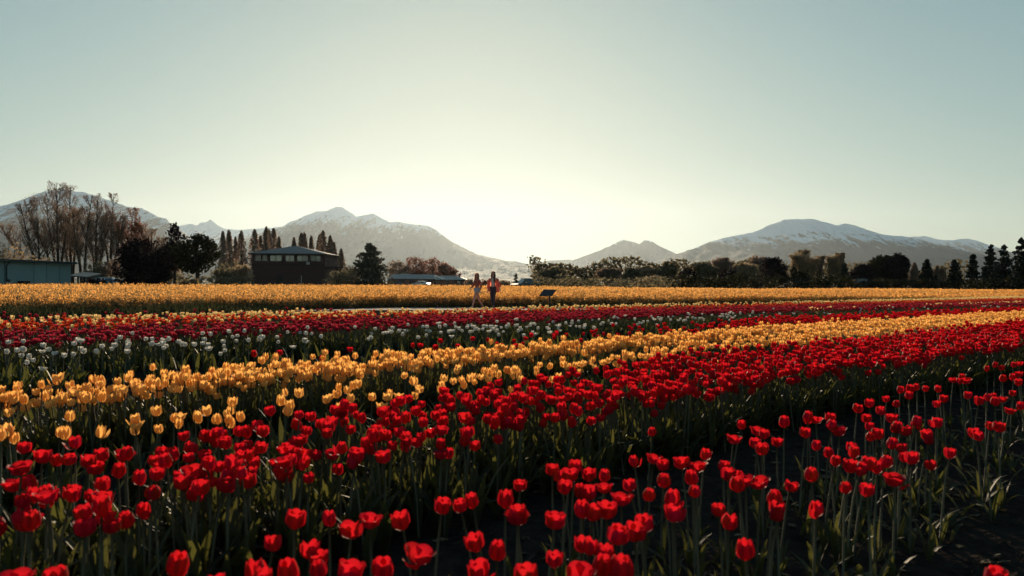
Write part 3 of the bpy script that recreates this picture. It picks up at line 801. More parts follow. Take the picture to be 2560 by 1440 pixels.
RNG = random.Random(21)
def link_part(name, me, parent, loc=(0, 0, 0), rot=(0, 0, 0), sc=1.0):
    o = bpy.data.objects.new(name, me)
    o.parent = parent
    o.location = loc; o.rotation_euler = rot
    if sc != 1.0: o.scale = (sc, sc, sc)
    COL.objects.link(o)
    return o
def tulip(col, name, label, group, p, hb, petals, nleaf=3, size=1.0, var=None, lf=1.0):
    """p: ground point under the bloom; hb: height of the bloom's base."""
    lean = round(RNG.uniform(0, 0.07), 2); rz = RNG.uniform(-math.pi, math.pi)
    hb = round(hb, 2)
    base = Vector((p.x - math.cos(rz) * lean, p.y - math.sin(rz) * lean, 0))
    root = empty(name, base, rz)
    tag(root, label, 'tulip', group)
    link_part('stem', stem_mesh(hb, lean, RNG.randint(0, 1)), root)
    for k in range(nleaf):
        link_part('leaf', LEAF_ME[RNG.randrange(6)], root, (0, 0, 0), (0, 0, k * 2.2 + RNG.uniform(-.5, .5)), RNG.uniform(.85, 1.2) * lf)
    v = RNG.choice((0, 1, 1, 2, 3, 3, 5, 4, 5)) if var is None else var
    tx, ty = RNG.uniform(-.22, .22), lean * 2.2 + RNG.uniform(-.1, .1)
    tilt = Matrix.Rotation(ty, 4, 'Y') @ Matrix.Rotation(tx, 4, 'X')
    top = Matrix.Translation((lean, 0, hb - 0.004)) @ tilt
    s = size * RNG.uniform(.82, 1.14); r0 = RNG.uniform(0, 6.28)
    if petals:
        for k in range(6):
            o = bpy.data.objects.new('petal', petal_mesh(col, v, k % 2, RNG.randint(0, 2)))
            o.parent = root
            droop = Matrix.Rotation(-0.45, 4, 'X') if (k == 0 and RNG.random() < .16) else Matrix.Identity(4)
            o.matrix_basis = top @ Matrix.Rotation(r0 + k * math.pi / 3 + RNG.uniform(-.1, .1), 4, 'Z') @ droop @ Matrix.Scale(s, 4)
            COL.objects.link(o)
    else:
        o = bpy.data.objects.new('bloom', bloom_mesh(col, v))
        o.parent = root
        o.matrix_basis = top @ Matrix.Rotation(r0, 4, 'Z') @ Matrix.Scale(s, 4)
        COL.objects.link(o)
    return root

# --- where the blooms stand: beds measured from the photograph on the plane of the bloom tops
TOP = 0.47
def bed(front, back):
    """Ground outline of a bed from its front and back bloom edges."""
    ex = lambda L: [(L[0][0] - 160, L[0][1] - (L[1][1] - L[0][1]) / (L[1][0] - L[0][0]) * 160)] + L + [(L[-1][0] + 160, L[-1][1] + (L[-1][1] - L[-2][1]) / (L[-1][0] - L[-2][0]) * 160)]
    f = [on_plane(x, y, TOP - .06) for x, y in ex(front)]; b = [on_plane(x, y, TOP) for x, y in ex(back)]
    return f, b
def fill(fb, n_per_m2, rng, taper=None):
    """Random points between two ground polylines, parametrised along the row."""
    f, b = fb
    N = 40
    def res(L):
        P = np.array([tuple(p)[:2] for p in L]); d = np.concatenate([[0], np.cumsum(np.linalg.norm(np.diff(P, axis=0), axis=1))])
        t = np.linspace(0, d[-1], N); return np.stack([np.interp(t, d, P[:, 0]), np.interp(t, d, P[:, 1])], -1)
    A, B = res(f), res(b); out = []
    for i in range(N - 1):
        q = (A[i], A[i + 1], B[i + 1], B[i])
        ar = 0.5 * abs(sum(q[k][0] * q[(k + 1) % 4][1] - q[(k + 1) % 4][0] * q[k][1] for k in range(4)))
        m = rng.poisson(ar * n_per_m2)
        u, v = rng.uniform(0, 1, (m, 1)), rng.uniform(0, 1, (m, 1))
        if taper: v = v ** taper
        out.append((A[i] * (1 - u) + A[i + 1] * u) * (1 - v) + (B[i] * (1 - u) + B[i + 1] * u) * v)
    P = np.concatenate(out)
    # relax a little so blooms do not pile up
    return P[(np.abs(P[:, 0]) < P[:, 1] * 0.70 + 1.6) & (P[:, 1] > 1.4)]

rng = np.random.RandomState(33)
FRONT_PX = [(682,1343),(735,1304),(824,1290),(878,1312),(925,1302),(1007,1307),(1104,1268),(1153,1257),(1183,1254),(1264,1248),(1292,1287),(775,1368),(799,1387),(800,1423),(871,1415),(956,1415),(1042,1382),(1192,1343),(1242,1371),(1200,1418),(642,1434),(725,1434),(442,1420),(142,1437),
(1301,1200),(1381,1176),(1400,1179),(1425,1190),(1439,1168),(1475,1175),(1512,1184),(1410,1220),(1453,1218),(1472,1223),(1512,1218),(1297,1287),(1386,1298),(1458,1279),(1480,1284),(1517,1279),(1553,1248),(1619,1237),(1587,1148),(1633,1146),(1658,1162),(1705,1154),(1744,1162),(1761,1137),(1576,1207),(1660,1193),(1730,1198),(1735,1229),(1679,1246),(1686,1273),(1808,1159),(1822,1176),(1847,1182),(1864,1196),(1844,1215),(1900,1207),(1853,1062),(1833,1098),(1892,1068),(1911,1082),(1889,1104),(1905,1120),(1942,1101),(1797,1260),(1820,1293),(1942,1268),(1586,1318),(1614,1298),(1386,1390),(1455,1354),(1472,1368),(1511,1379),(1500,1410),(1550,1415),(1542,1343),(1317,1437),(1864,1379),(1631,1070),(1450,1437),
(1960,1054),(2018,1045),(2040,1045),(2077,1065),(2099,1070),(2174,1065),(2174,1087),(2193,1087),(2238,1062),(2265,1070),(2293,1054),(2321,1090),(2340,1054),(2438,1076),(2474,1056),(2449,1090),(2496,1070),(2374,1134),(2329,1157),(2040,1109),(2135,1123),(2127,1107),(2074,1126),(2088,1148),(2124,1157),(2149,1168),(2171,1162),(2193,1160),(2213,1151),(2232,1107),(2254,1115),(2260,1132),(2280,1143),(2235,1196),(2116,1207),(2168,1220),(2029,1190),(1943,1273),(1935,1248),(2041,1268),(2488,1437),(1974,1201),(2013,1084),
(2251,973),(2275,970),(2293,968),(2312,965),(2272,989),(2343,965),(2346,973),(2217,994),(2240,1002),(2359,994),(2343,1010),(2407,939),(2399,947),(2417,947),(2383,944),(2420,989),(2446,997),(2467,994),(2486,984),(2507,994),(2488,1005),(2533,910),(2549,907),(2486,913),(2467,920),(2504,915),(2507,942),(2533,939),(2549,936),(2531,976),(2547,957),(2552,1015),(2523,1026),(2174,1010),(2143,1015),(2166,1039),(2203,1023),(2230,1039),(2074,1042),(2021,1042),(2243,1063),(2290,1055),(2319,1089)]
UNIQUE = {(682,1343): 'tall square topped red tulip at the left end of the nearest bed', (1042,1382): 'fat red tulip with one petal folded out sideways, low in the nearest bed',
          (442,1420): 'lone red tulip standing on dark soil near the bottom left', (142,1437): 'red tulip whose tip just enters the bottom left edge',
          (342,1330): 'small red tulip hanging low over bare soil at left', (1104,1268): 'upright red tulip just left of a touching pair of tall red tulips',
          (1292,1201): 'red tulip alone above the others at the back of the nearest bed', (2235,1196): 'wide open flat cupped red tulip at the right edge of the nearest bed',
          (2488,1437): 'red tulip tip alone in the dark bottom right corner', (1864,1379): 'dim small red tulip low among leaves near the bottom right',
          (1631,1070): 'small glossy red tulip alone in the dark strip between two red beds', (1550,1415): 'largest red tulip leaning right in the bottom cluster',
          (1386,1390): 'large plump red tulip left of the bottom cluster', (1853,1062): 'red tulip highest on a long stem at the back left of right hand clumps'}
ZB = 0.43                                               # centre height of the blooms in the front bed
front = []
for q in FRONT_PX:
    p = on_plane(q[0], q[1], ZB)
    front.append((p.x, p.y, q))
BEDS = {
 'red2': bed([(340, 1330), (750, 1200), (1330, 1085), (1550, 1035), (1990, 950), (2560, 872)], [(-40, 1158), (250, 1106), (640, 1054), (850, 1020), (1220, 966), (1620, 898), (1830, 872), (2200, 838), (2560, 800)]),
 'yel2': bed([(0, 1125), (250, 1100), (640, 1050), (1220, 965), (1620, 900), (2200, 842), (2560, 806)], [(0, 1062), (370, 1022), (860, 958), (1100, 926), (1420, 900), (1780, 850), (2160, 815), (2560, 790)]),
 'yel1': bed([(0, 1036), (640, 972), (1280, 900), (1900, 843), (2560, 795)], [(0, 975), (640, 911), (1280, 868), (1900, 819), (2560, 779)]),
 'red3': bed([(0, 930), (640, 890), (1280, 856), (1900, 812), (2560, 776)], [(0, 905), (640, 862), (1280, 826), (1900, 788), (2560, 764)]),
 'white': bed([(0, 902), (640, 862), (1280, 832), (1900, 792), (2560, 768)], [(0, 852), (640, 826), (1280, 800), (1900, 776), (2560, 760)]),
 'crimson': bed([(0, 868), (640, 836), (1280, 808), (1900, 782), (2560, 764)], [(0, 828), (640, 804), (1280, 781), (1900, 766), (2560, 752)]),
 'orange': bed([(0, 832), (640, 806), (1280, 784), (1900, 769), (2560, 752)], [(0, 800), (640, 788), (1280, 774), (1900, 761), (2560, 746)]),
 'cream': bed([(0, 808), (640, 793), (1100, 783), (1280, 777), (1900, 762), (2560, 747)], [(0, 798), (640, 781), (1100, 776), (1280, 769), (1900, 757.5), (2560, 741.5)]),
 'redfar': bed([(0, 793), (640, 780), (760, 779)], [(0, 789), (640, 775), (760, 775)]),
 'yelfar': bed([(2180, 771), (2560, 759)], [(2180, 767), (2560, 754)]),
}
pts = {}
def put(kind, arr, h, dh, size=1.0):
    L = pts.setdefault(kind, [])
    hs = h + rng.normal(size=len(arr)) * dh
    for (x, y), z in zip(arr, hs): L.append((float(x), float(y), float(z), size))
put('red', fill(BEDS['red2'], 80, rng), 0.42, .035, .85)
for L in (12,):
    P = fill(BEDS['red3'], L, rng)
    far = P[:, 0] > -1
    dens = np.clip((P[:, 0] + 4) / 9, .10, 1.0)
    put('red', P[rng.uniform(0, 1, len(P)) < dens], 0.34, .05)
    P = fill(BEDS['red3'], 26, rng); P = P[P[:, 0] > 3 + rng.uniform(0, 5, len(P))]; put('red', P, 0.36, .04)
P = fill(BEDS['yel2'], 74, rng)
dens = np.clip(0.62 + P[:, 0] * 0.055, .56, 1)
put('yellow', P[rng.uniform(0, 1, len(P)) < dens], 0.41, .04, .88)
put('yellow', fill(BEDS['yel1'], 150, rng), 0.42, .035, .90)
P = fill(BEDS['white'], 10, rng); put('white', P[rng.uniform(0, 1, len(P)) < np.clip(1.05 - P[:, 0] / 9, .10, 1)], 0.40, .045, .88)
P = fill(BEDS['crimson'], 56, rng); put('crimson', P, 0.42, .035, .9)
P = fill(BEDS['orange'], 36, rng); put('orange', P, 0.42, .035, .9)
P = fill(BEDS['orange'], 8, rng); put('cream', P[P[:, 0] < 0], 0.42, .035)
P = fill(BEDS['cream'], 60, rng); put('cream', P, 0.43, .03, .95)
put('crimson', fill(BEDS['redfar'], 16, rng), 0.40, .04)
put('cream', fill(BEDS['yelfar'], 40, rng), 0.42, .03)

def in_view(x, y, m=60):
    q = px_of((x, y, .44))
    return y > 0.5 and -m < q[0] < W_PX + m and q[1] < H_PX + m

def row_points(u0, u1, v0, v1, dens):
    n = int((u1 - u0) * (v1 - v0) * dens); u, v = rng.uniform(u0, u1, n), rng.uniform(v0, v1, n)
    return np.stack([u * .725 - v * .689, u * .689 + v * .725], -1)
for band in ((6.0, 26, 1.3, 2.3, 26), (-2.5, 1.6, 1.3, 2.3, 22), (0.6, 24, -0.9, 0.3, 26)):   # the rows go on outside the frame
    P = row_points(*band); put('red', [p for p in P if not in_view(p[0], p[1], 25) and math.hypot(*p) > .8], 0.41, .03, .9)

NAMES = {'red': ('red_tulip', 'red tulips'), 'yellow': ('yellow_tulip', 'yellow tulips'), 'white': ('white_tulip', 'white tulips'), 'crimson': ('crimson_tulip', 'crimson tulips'),
         'orange': ('orange_tulip', 'orange red tulips'), 'cream': ('cream_tulip', 'pale yellow tulips')}
REST = {}
ZONES = [(330, 'left of the dark house'), (630, 'below the dark trees'), (830, 'below the dark house'), (960, 'below the lone conifer'), (1165, 'below the low house'), (1290, 'below the two walkers'), (1440, 'below the info board'), (1600, 'below the twin peaked mountain'),
         (1700, 'below the dip left of the broad mountain'), (1790, 'below the plum dark bushes'), (1890, 'left of the egg shaped tree'), (1975, 'below the egg shaped tree'), (2060, 'below the twin topped poplar'), (2125, 'below the slim lone poplar'),
         (2260, 'below the large dark clump'), (2350, 'below the blunt dark conifer'), (2410, 'below the pointed conifer'), (2500, 'below the tall conifers'), (9999, 'at the right edge of the frame')]
def zone(px):
    return next(z for lim, z in ZONES if px < lim)
NTH = ['topmost', 'second highest', 'third highest', 'fourth highest', 'fifth highest', 'sixth highest', 'seventh highest', 'eighth highest', 'ninth highest', 'tenth highest', 'eleventh highest', 'twelfth highest'] + ['lower'] * 20
def label_for(col, x, y):
    m = 0.95; v = (y - m * x) / math.hypot(1, m)
    if col == 'red': return 'red tulip of the second red bed' if v < 5 else 'low red tulip of the leafy strip'
    if col == 'yellow': return 'yellow tulip of the loose yellow row' if v < 4.92 else 'yellow tulip of the dense yellow row'
    return {'white': 'small white tulip before the crimson band', 'crimson': 'crimson tulip behind the white tulips',
            'orange': 'orange red tulip behind the crimson band', 'cream': 'pale yellow tulip along the far field edge'}[col]
GROUP = {'red tulip of the second red bed': 'red tulips of the second red bed', 'low red tulip of the leafy strip': 'red tulips of the leafy strip',
         'yellow tulip of the loose yellow row': 'yellow tulips of the loose row', 'yellow tulip of the dense yellow row': 'yellow tulips of the dense row'}
RANK = {}
for z in {zone(q[0]) for q in FRONT_PX}:
    L = sorted((q for q in FRONT_PX if zone(q[0]) == z), key=lambda q: (q[1], q[0]))
    for i, q in enumerate(L): RANK[q] = (f'{NTH[i] if i < len(L) - 1 else "lowest"} red tulip of the nearest bed {z}') if len(L) > 1 else f'only red tulip of the nearest bed {z}'
n_red = 0
for x, y, q in front:
    lab = UNIQUE.get(q, RANK[q])
    big = .87
    if q in ((1042,1382), (1550,1415)): big = 1.12
    tulip('red', 'red_tulip', lab, 'red tulips of the nearest bed', Vector((x, y, 0)), ZB - 0.03 + RNG.uniform(-.012, .012), True, 3, big, 4 if q in ((2235,1196), (1042,1382)) else None, .55)
    n_red += 1
# margin of the front bed outside the frame, for a side step
for col, L in pts.items():
    L.sort(key=lambda t: t[1])
    cap = 300 - (n_red if col == 'red' else 0)
    name, grp = NAMES[col]; k = 0; rest = []
    for x, y, h, sz in L:
        if k < cap and in_view(x, y):
            lab0 = label_for(col, x, y); lab = lab0 + ', ' + zone(px_of((x, y, .44))[0])
            tulip(col, name, lab, GROUP.get(lab0, grp + ' of one band'), Vector((x, y, 0)), h, col in ('red', 'yellow') and (col == 'red' or k < 170), 4 if y < 9 else 2, sz)
            k += 1
        else: rest.append((x, y, h, sz))
    REST[col] = rest

# --- the rest of each kind: one object per kind
def templates(lod, bl):
    """Whole-plant templates: vertices, quads, material slots (0 petal, 1 stem, 2 leaf). The bloom's base is at the origin; the stem hangs down one unit."""
    T = []
    for v in range(6):
        Vb, Fb = bloom_geo(v, 2 if lod else 1, 3 if lod else 2, v + 11, bl)
        if lod == 0:                                     # a far bloom: keep the cup, drop inner petals
            V6, F6 = [], []; o = 0
            for k in range(5):
                Vp, Fp = petal_geo(1, 2, *VAR[v][:3], 0.9, 0, v * 5 + k, bl)
                a = k * 2 * math.pi / 5; c, s = math.cos(a), math.sin(a)
                V6.append(np.stack([Vp[:, 0] * c - Vp[:, 1] * s, Vp[:, 0] * s + Vp[:, 1] * c, Vp[:, 2]], -1)); F6.append(Fp + o); o += len(Vp)
            Vb, Fb = np.concatenate(V6), np.concatenate(F6)
        T.append((Vb, Fb))
    return T
def scatter(name, label, col, L):
    if not L: return
    r = np.random.RandomState(len(L))
    A = np.array(L); near = A[:, 1] < 13
    VV, FF, MI, off = [], [], [], 0
    for lod, sel in ((1, near), (0, ~near)):
        B = A[sel]
        if not len(B): continue
        T = templates(lod, BLUNT[col]); var = r.choice([0, 1, 1, 2, 3, 5], len(B))
        for v in range(6):
            b = B[var == v]; n = len(b)
            if not n: continue
            Vb, Fb = T[v]
            a = r.uniform(0, 6.283, n); tx, ty = r.normal(size=n) * .16, r.normal(size=n) * .16; s = b[:, 3] * r.uniform(.88, 1.14, n)
            X = Vb[None, :, 0] * s[:, None]; Y = Vb[None, :, 1] * s[:, None]; Z = Vb[None, :, 2] * s[:, None]
            c, q = np.cos(a)[:, None], np.sin(a)[:, None]
            X, Y = X * c - Y * q, X * q + Y * c
            X2 = X + Z * tx[:, None]; Y2 = Y + Z * ty[:, None]; Z2 = Z - X * tx[:, None] - Y * ty[:, None]
            P = np.stack([X2 + b[:, 0:1], Y2 + b[:, 1:2], Z2 + b[:, 2:3]], -1).reshape(-1, 3)
            Fq = (Fb[None] + (np.arange(n) * len(Vb))[:, None, None]).reshape(-1, 4) + off
            VV.append(P); FF.append(Fq); MI.append(np.zeros(len(Fq))); off += len(P)
        # stems
        n = len(B); lx, ly = r.normal(size=n) * .035, r.normal(size=n) * .035
        for an in ((0.0, 1.57) if lod else (r.uniform(0, 3),)):
            dx, dy = math.cos(an) * .005, math.sin(an) * .005
            P = np.stack([np.stack([B[:, 0] + lx - dx, B[:, 1] + ly - dy, 0 * lx], -1), np.stack([B[:, 0] + lx + dx, B[:, 1] + ly + dy, 0 * lx], -1),
                          np.stack([B[:, 0] + dx * .8, B[:, 1] + dy * .8, B[:, 2] + .003], -1), np.stack([B[:, 0] - dx * .8, B[:, 1] - dy * .8, B[:, 2] + .003], -1)], 1).reshape(-1, 3)
            VV.append(P); FF.append(np.arange(n * 4).reshape(-1, 4) + off); MI.append(np.ones(n)); off += len(P)
        # leaves
        for k in range(4 if lod else 2):
            li = r.randint(0, 6, n)
            for v in range(6):
                b = B[li == v]; m = len(b)
                if not m: continue
                Lf, w, bd = LEAVES[v]; Vl, Fl = leaf_geo(3 if lod else 2, Lf, w, bd, v)
                a = r.uniform(0, 6.283, m); s = r.uniform(.85, 1.25, m)
                c, q = np.cos(a)[:, None] * s[:, None], np.sin(a)[:, None] * s[:, None]
                P = np.stack([Vl[None, :, 0] * c - Vl[None, :, 1] * q + b[:, 0:1], Vl[None, :, 0] * q + Vl[None, :, 1] * c + b[:, 1:2], Vl[None, :, 2] * s[:, None] + 0 * c], -1).reshape(-1, 3)
                Fq = (Fl[None] + (np.arange(m) * len(Vl))[:, None, None]).reshape(-1, 4) + off
                VV.append(P); FF.append(Fq); MI.append(np.full(len(Fq), 2)); off += len(P)
    o = np_obj(name, np.concatenate(VV), np.concatenate(FF), [PM[col], M['stem'], M['tleaf']], np.concatenate(MI), smooth=True)
    tag(o, label, kind='stuff')
for col, L in REST.items():
    nm = NAMES[col][0] + 's'
    scatter(nm, f'mass of {NAMES[col][1]} farther back in the rows', col, L)

# --- leaves without blooms between the rows, and leaf litter
def loose_leaves(name, label, fb, dens, seed, scale=(0.5, 1.0), flat=0.0):
    r = np.random.RandomState(seed); B = fill(fb, dens, r); n = len(B)
    VV, FF, off = [], [], 0
    li = r.randint(0, 6, n)
    for v in range(6):
        b = B[li == v]; m = len(b)
        if not m: continue
        Lf, w, bd = LEAVES[v]; Vl, Fl = leaf_geo(3, Lf, w, min(1.3, bd + flat), v + 50, .9 - flat * .5)
        a = r.uniform(0, 6.283, m); s = r.uniform(*scale, m)
        c, q = np.cos(a)[:, None] * s[:, None], np.sin(a)[:, None] * s[:, None]
        P = np.stack([Vl[None, :, 0] * c - Vl[None, :, 1] * q + b[:, 0:1], Vl[None, :, 0] * q + Vl[None, :, 1] * c + b[:, 1:2], Vl[None, :, 2] * s[:, None] + 0 * c + .004], -1).reshape(-1, 3)
        Fq = (Fl[None] + (np.arange(m) * len(Vl))[:, None, None]).reshape(-1, 4) + off
        VV.append(P); FF.append(Fq); off += len(P)
    tag(np_obj(name, np.concatenate(VV), np.concatenate(FF), M['tleaf'], smooth=True), label, kind='stuff')
loose_leaves('tulip_leaves', 'green tulip leaves left standing in the strip beyond the dense yellow row', bed([(0, 962), (640, 905), (1280, 868), (1900, 818), (2560, 779)], [(0, 905), (640, 862), (1280, 832), (1900, 792), (2560, 768)]), 75, 71, (.45, 1.0), .35)
loose_leaves('tulip_leaves', 'tulip leaves standing in the nearest red bed', bed([(1600, 1425), (1940, 1265), (2235, 1200), (2500, 1085)], [(680, 1330), (1100, 1260), (1300, 1200), (1760, 1137), (2140, 1020), (2560, 905)]), 42, 72, (.35, .7), .35)
loose_leaves('tulip_leaves', 'tulip leaves inside the second red bed', bed([(340, 1300), (760, 1170), (1330, 1060), (1990, 935), (2560, 862)], [(-40, 1150), (640, 1046), (1220, 960), (1830, 872), (2560, 800)]), 70, 73, (.55, .95), .05)
loose_leaves('tulip_leaves', 'tulip leaves inside the two yellow rows', bed([(0, 1090), (640, 1030), (1220, 950), (1620, 890), (2560, 800)], [(0, 985), (640, 920), (1280, 872), (1900, 822), (2560, 781)]), 60, 74, (.55, .95), .05)

def clods():
    r = np.random.RandomState(81)
    B = np.concatenate([fill(bed([(900, 1432), (1600, 1432), (2500, 1400)], [(-40, 1180), (640, 1060), (1220, 970), (1830, 880), (2560, 810)]), 120, r), fill(bed([(0, 960), (1280, 868), (2560, 779)], [(0, 905), (1280, 832), (2560, 768)]), 60, r)])
    n = len(B); P = np.concatenate([B, np.zeros((n, 1))], 1)
    s = r.uniform(.008, .034, (n, 1)) * r.uniform(.5, 1.2, (n, 1))
    O = np.array([(1, 0, 0), (0, 1, 0), (-1, 0, 0), (0, -1, 0), (0, 0, 1)], float)
    V = (P[:, None] + O[None] * s[:, None] * r.uniform(.6, 1.3, (n, 5, 1)) * np.array([1, 1, .75]) + np.array([0, 0, -.002])).reshape(-1, 3)
    T = np.array([(0, 1, 4), (1, 2, 4), (2, 3, 4), (3, 0, 4)])
    tag(np_obj('soil_clods', V, (T[None] + (np.arange(n) * 5)[:, None, None]).reshape(-1, 3), gm), 'crumbly dark clods on the bare soil between rows', kind='stuff')
    m = mat("dry_litter", (0.10, 0.085, 0.05), 0.8, 0.1, vary=0.4, translucent=.2)
    B = B[r.uniform(0, 1, n) < .14]; n = len(B)
    L, Fq = cards(np.concatenate([B, np.full((n, 1), .014)], 1), .06, r, upright=.0, aspect=1.6)
    L = L.reshape(-1, 4, 3); c = L.mean(1, keepdims=True); L = c + (L - c) * np.array([1, 1, .22]); L = L.reshape(-1, 3); L[:, 2] = np.maximum(L[:, 2], .006)
    tag(np_obj('leaf_litter', L, Fq, m), 'dry leaf litter scattered over the soil strips', kind='stuff')
clods()
# ------------------------------------------------------------------ buildings
M['dark_wood'] = mat("dark_wood_wall", (0.050, 0.026, 0.026), 0.8, 0.2, noise=(1.2, (0.065, 0.034, 0.030), 0.25))
M['dark_trim'] = mat("dark_trim", (0.026, 0.017, 0.018), 0.7, 0.2)
M['roof_slate'] = mat("roof_slate", (0.055, 0.075, 0.080), 0.55, 0.4, noise=(2.0, (0.075, 0.092, 0.095), 0.25))
M['roof_metal'] = mat("roof_metal", (0.13, 0.16, 0.165), 0.5, 0.4, noise=(0.8, (0.17, 0.19, 0.19), 0.25))
M['brick_wall'] = mat("red_brown_wall", (0.17, 0.075, 0.060), 0.85, 0.1, noise=(1.0, (0.21, 0.10, 0.08), 0.25))
M['glass'] = mat("window_glass", (0.19, 0.20, 0.20), 0.15, 0.8, metal=0.7)
M['glass_dark'] = mat("dark_glass", (0.05, 0.05, 0.06), 0.08, 0.9)
M['teal'] = mat("teal_sheet", (0.16, 0.265, 0.285), 0.6, 0.3, noise=(0.7, (0.185, 0.29, 0.305), 0.3), vary=0.06)
M['teal_dark'] = mat("teal_seam", (0.030, 0.055, 0.062), 0.7, 0.2)
M['shed_roof'] = mat("shed_roof", (0.10, 0.055, 0.06), 0.7, 0.2)
M['pale_grey'] = mat("pale_grey_paint", (0.45, 0.44, 0.42), 0.6, 0.3)
M['white_paint_and_glint'] = mat("white_paint_and_glint", (0.75, 0.73, 0.70), 0.5, 0.3)
M['sign_metal'] = mat("sign_metal", (0.022, 0.020, 0.022), 0.55, 0.3)
M['sign_face'] = mat("sign_face", (0.035, 0.032, 0.035), 0.6, 0.3)

def window(parent, x0, x1, z0, z1, y, npane, glass='glass', frame='dark_trim'):
    """Framed window on a wall that faces -Y at depth y (local)."""
    f = MB(); t = 0.06
    f.box(((x0 + x1) / 2, y - .03, z0 - t / 2), (x1 - x0 + 2 * t, .09, t)); f.box(((x0 + x1) / 2, y - .03, z1 + t / 2), (x1 - x0 + 2 * t, .09, t))
    f.box((x0 - t / 2, y - .03, (z0 + z1) / 2), (t, .088, z1 - z0)); f.box((x1 + t / 2, y - .03, (z0 + z1) / 2), (t, .088, z1 - z0))
    w = (x1 - x0) / npane
    for k in range(1, npane): f.box((x0 + w * k, y - .03, (z0 + z1) / 2), (.05, .086, z1 - z0))
    o = f.build('window', M[frame], parent)
    for k in range(npane):
        p = MB(); a, b = x0 + w * k + (.025 if k else 0), x0 + w * (k + 1) - (.025 if k < npane - 1 else 0)
        p.box(((a + b) / 2, y - .012, (z0 + z1) / 2), (b - a, .016, z1 - z0)); p.build('pane', M[glass], o)
    return o

# --- dark two storey house
D = 115.0
c0, c1 = at(630, 700, D), at(812, 700, D)
hx = (c0.x + c1.x) / 2; hw = (c1.x - c0.x) / 2
X_ = lambda px: at(px, 700, D).x - hx
Z_ = lambda py, px=720: at(px, py, D).z
h = tag(empty('dark_house', (hx, D, 0)), 'dark two storey timber house with hip roof and ribbon windows behind the canola', 'house')
eave = Z_(634); apex = Z_(612)
m = MB(); m.box((0, 4.0, eave / 2), (hw * 2, 8.0, eave)); m.build('wall', M['dark_wood'], h)
m = MB(); ex, ey = hw + .45, .5
P = [(-ex, -ey, eave), (ex, -ey, eave), (ex, 8 + ey, eave), (-ex, 8 + ey, eave), (X_(712), 4, apex), (X_(724), 4, apex)]
q = .16
Pb = [(x, y, z - q) for x, y, z in P[:4]]
for a in ((0, 1, 5, 4), (1, 2, 5), (2, 3, 4, 5), (3, 0, 4)): m.face([P[i] for i in a])
for i in range(4): m.face([Pb[i], Pb[(i + 1) % 4], P[(i + 1) % 4], P[i]], 1)
m.face([Pb[3], Pb[2], Pb[1], Pb[0]], 1)
m.build('roof', [M['roof_slate'], M['dark_trim']], h)
for a, b, n, gl in ((675, 704, 2, 'glass'), (714, 735, 2, 'glass'), (743, 770, 2, 'glass'), (776, 801, 2, 'glass'), (638, 652, 1, 'glass_dark'), (656, 668, 1, 'glass_dark')):
    window(h, X_(a), X_(b), Z_(653), Z_(639), 0, n, gl)
m = MB(); m.box((0, -.04, Z_(662)), (hw * 2 + .04, .10, .16)); m.build('floor_beam', M['dark_trim'], h)
m = MB(); m.box((X_(771), -.25, Z_(658)), (.42, .34, .34)); m.build('wall_unit', M['pale_grey'], h)
m = MB(); m.box((X_(700), -.03, 1.05), (.95, .08, 2.1)); dr = m.build('door', M['dark_trim'], h)
m = MB(); m.box((X_(700) + .34, -.09, 1.0), (.05, .05, .16)); m.build('handle', M['pale_grey'], dr)
m = MB(); m.tube([(X_(754), -.12, 0), (X_(754), -.12, Z_(688))], [.05, .05], 8); m.build('downpipe', M['pale_grey'], h)
# raised deck on the right
dz = Z_(666); dx0, dx1 = hw, X_(853)
dk = MB(); dk.box(((dx0 + dx1) / 2, 1.6, dz - .07), (dx1 - dx0, 3.2, .14)); dk = dk.build('deck', M['dark_wood'], h)
for x, y in ((dx1 - .1, .08), (dx1 - .1, 3.1), (dx0 + (dx1 - dx0) * .5, 3.1)):
    m = MB(); m.box((x, y, (dz - .14) / 2), (.12, .12, dz - .14)); m.build('deck_post', M['dark_wood'], dk)
for k in range(6):
    m = MB(); m.box((dx0 + .12 + (dx1 - dx0 - .2) * k / 5, .05, dz + .5), (.05, .05, 1.0)); m.build('baluster', M['dark_wood'], dk)
m = MB(); m.box(((dx0 + dx1) / 2, .05, dz + 1.03), (dx1 - dx0, .09, .06)); m.box((dx1 - .05, 1.6, dz + 1.033), (.09, 3.0, .06)); m.build('rail', M['dark_wood'], dk)
m = MB(); m.box((0, 0, 0), (.10, .10, 2.6), rot=Matrix.Rotation(R(42), 3, 'Y')); m.build('brace', M['dark_wood'], dk, loc=(dx0 + .85, .3, dz - 1.05))
# outside stair on the left
st = MB(); st.box((-hw - .75, .6, 1.25), (1.5, 1.1, .1)); st = st.build('stair_landing', M['dark_wood'], h)
for k in range(6):
    m = MB(); m.box((-hw - 1.5 - .26 * k - .13, .6, 1.10 - .2 * k), (.26, 1.0, .05)); m.build('step', M['dark_wood'], st)
for x in (-hw - .1, -hw - 1.4):
    m = MB(); m.box((x, .1, .6), (.09, .09, 1.2)); m.build('landing_post', M['pale_grey'], st)
bx = MB(); bx.box((0, 0, .3), (.75, .5, .6)); bo = bx.build('utility_box', M['pale_grey'], None, loc=(hx + X_(748), D - .55, 0)); tag(bo, 'small grey utility box beside the downpipe of the dark house', 'box')

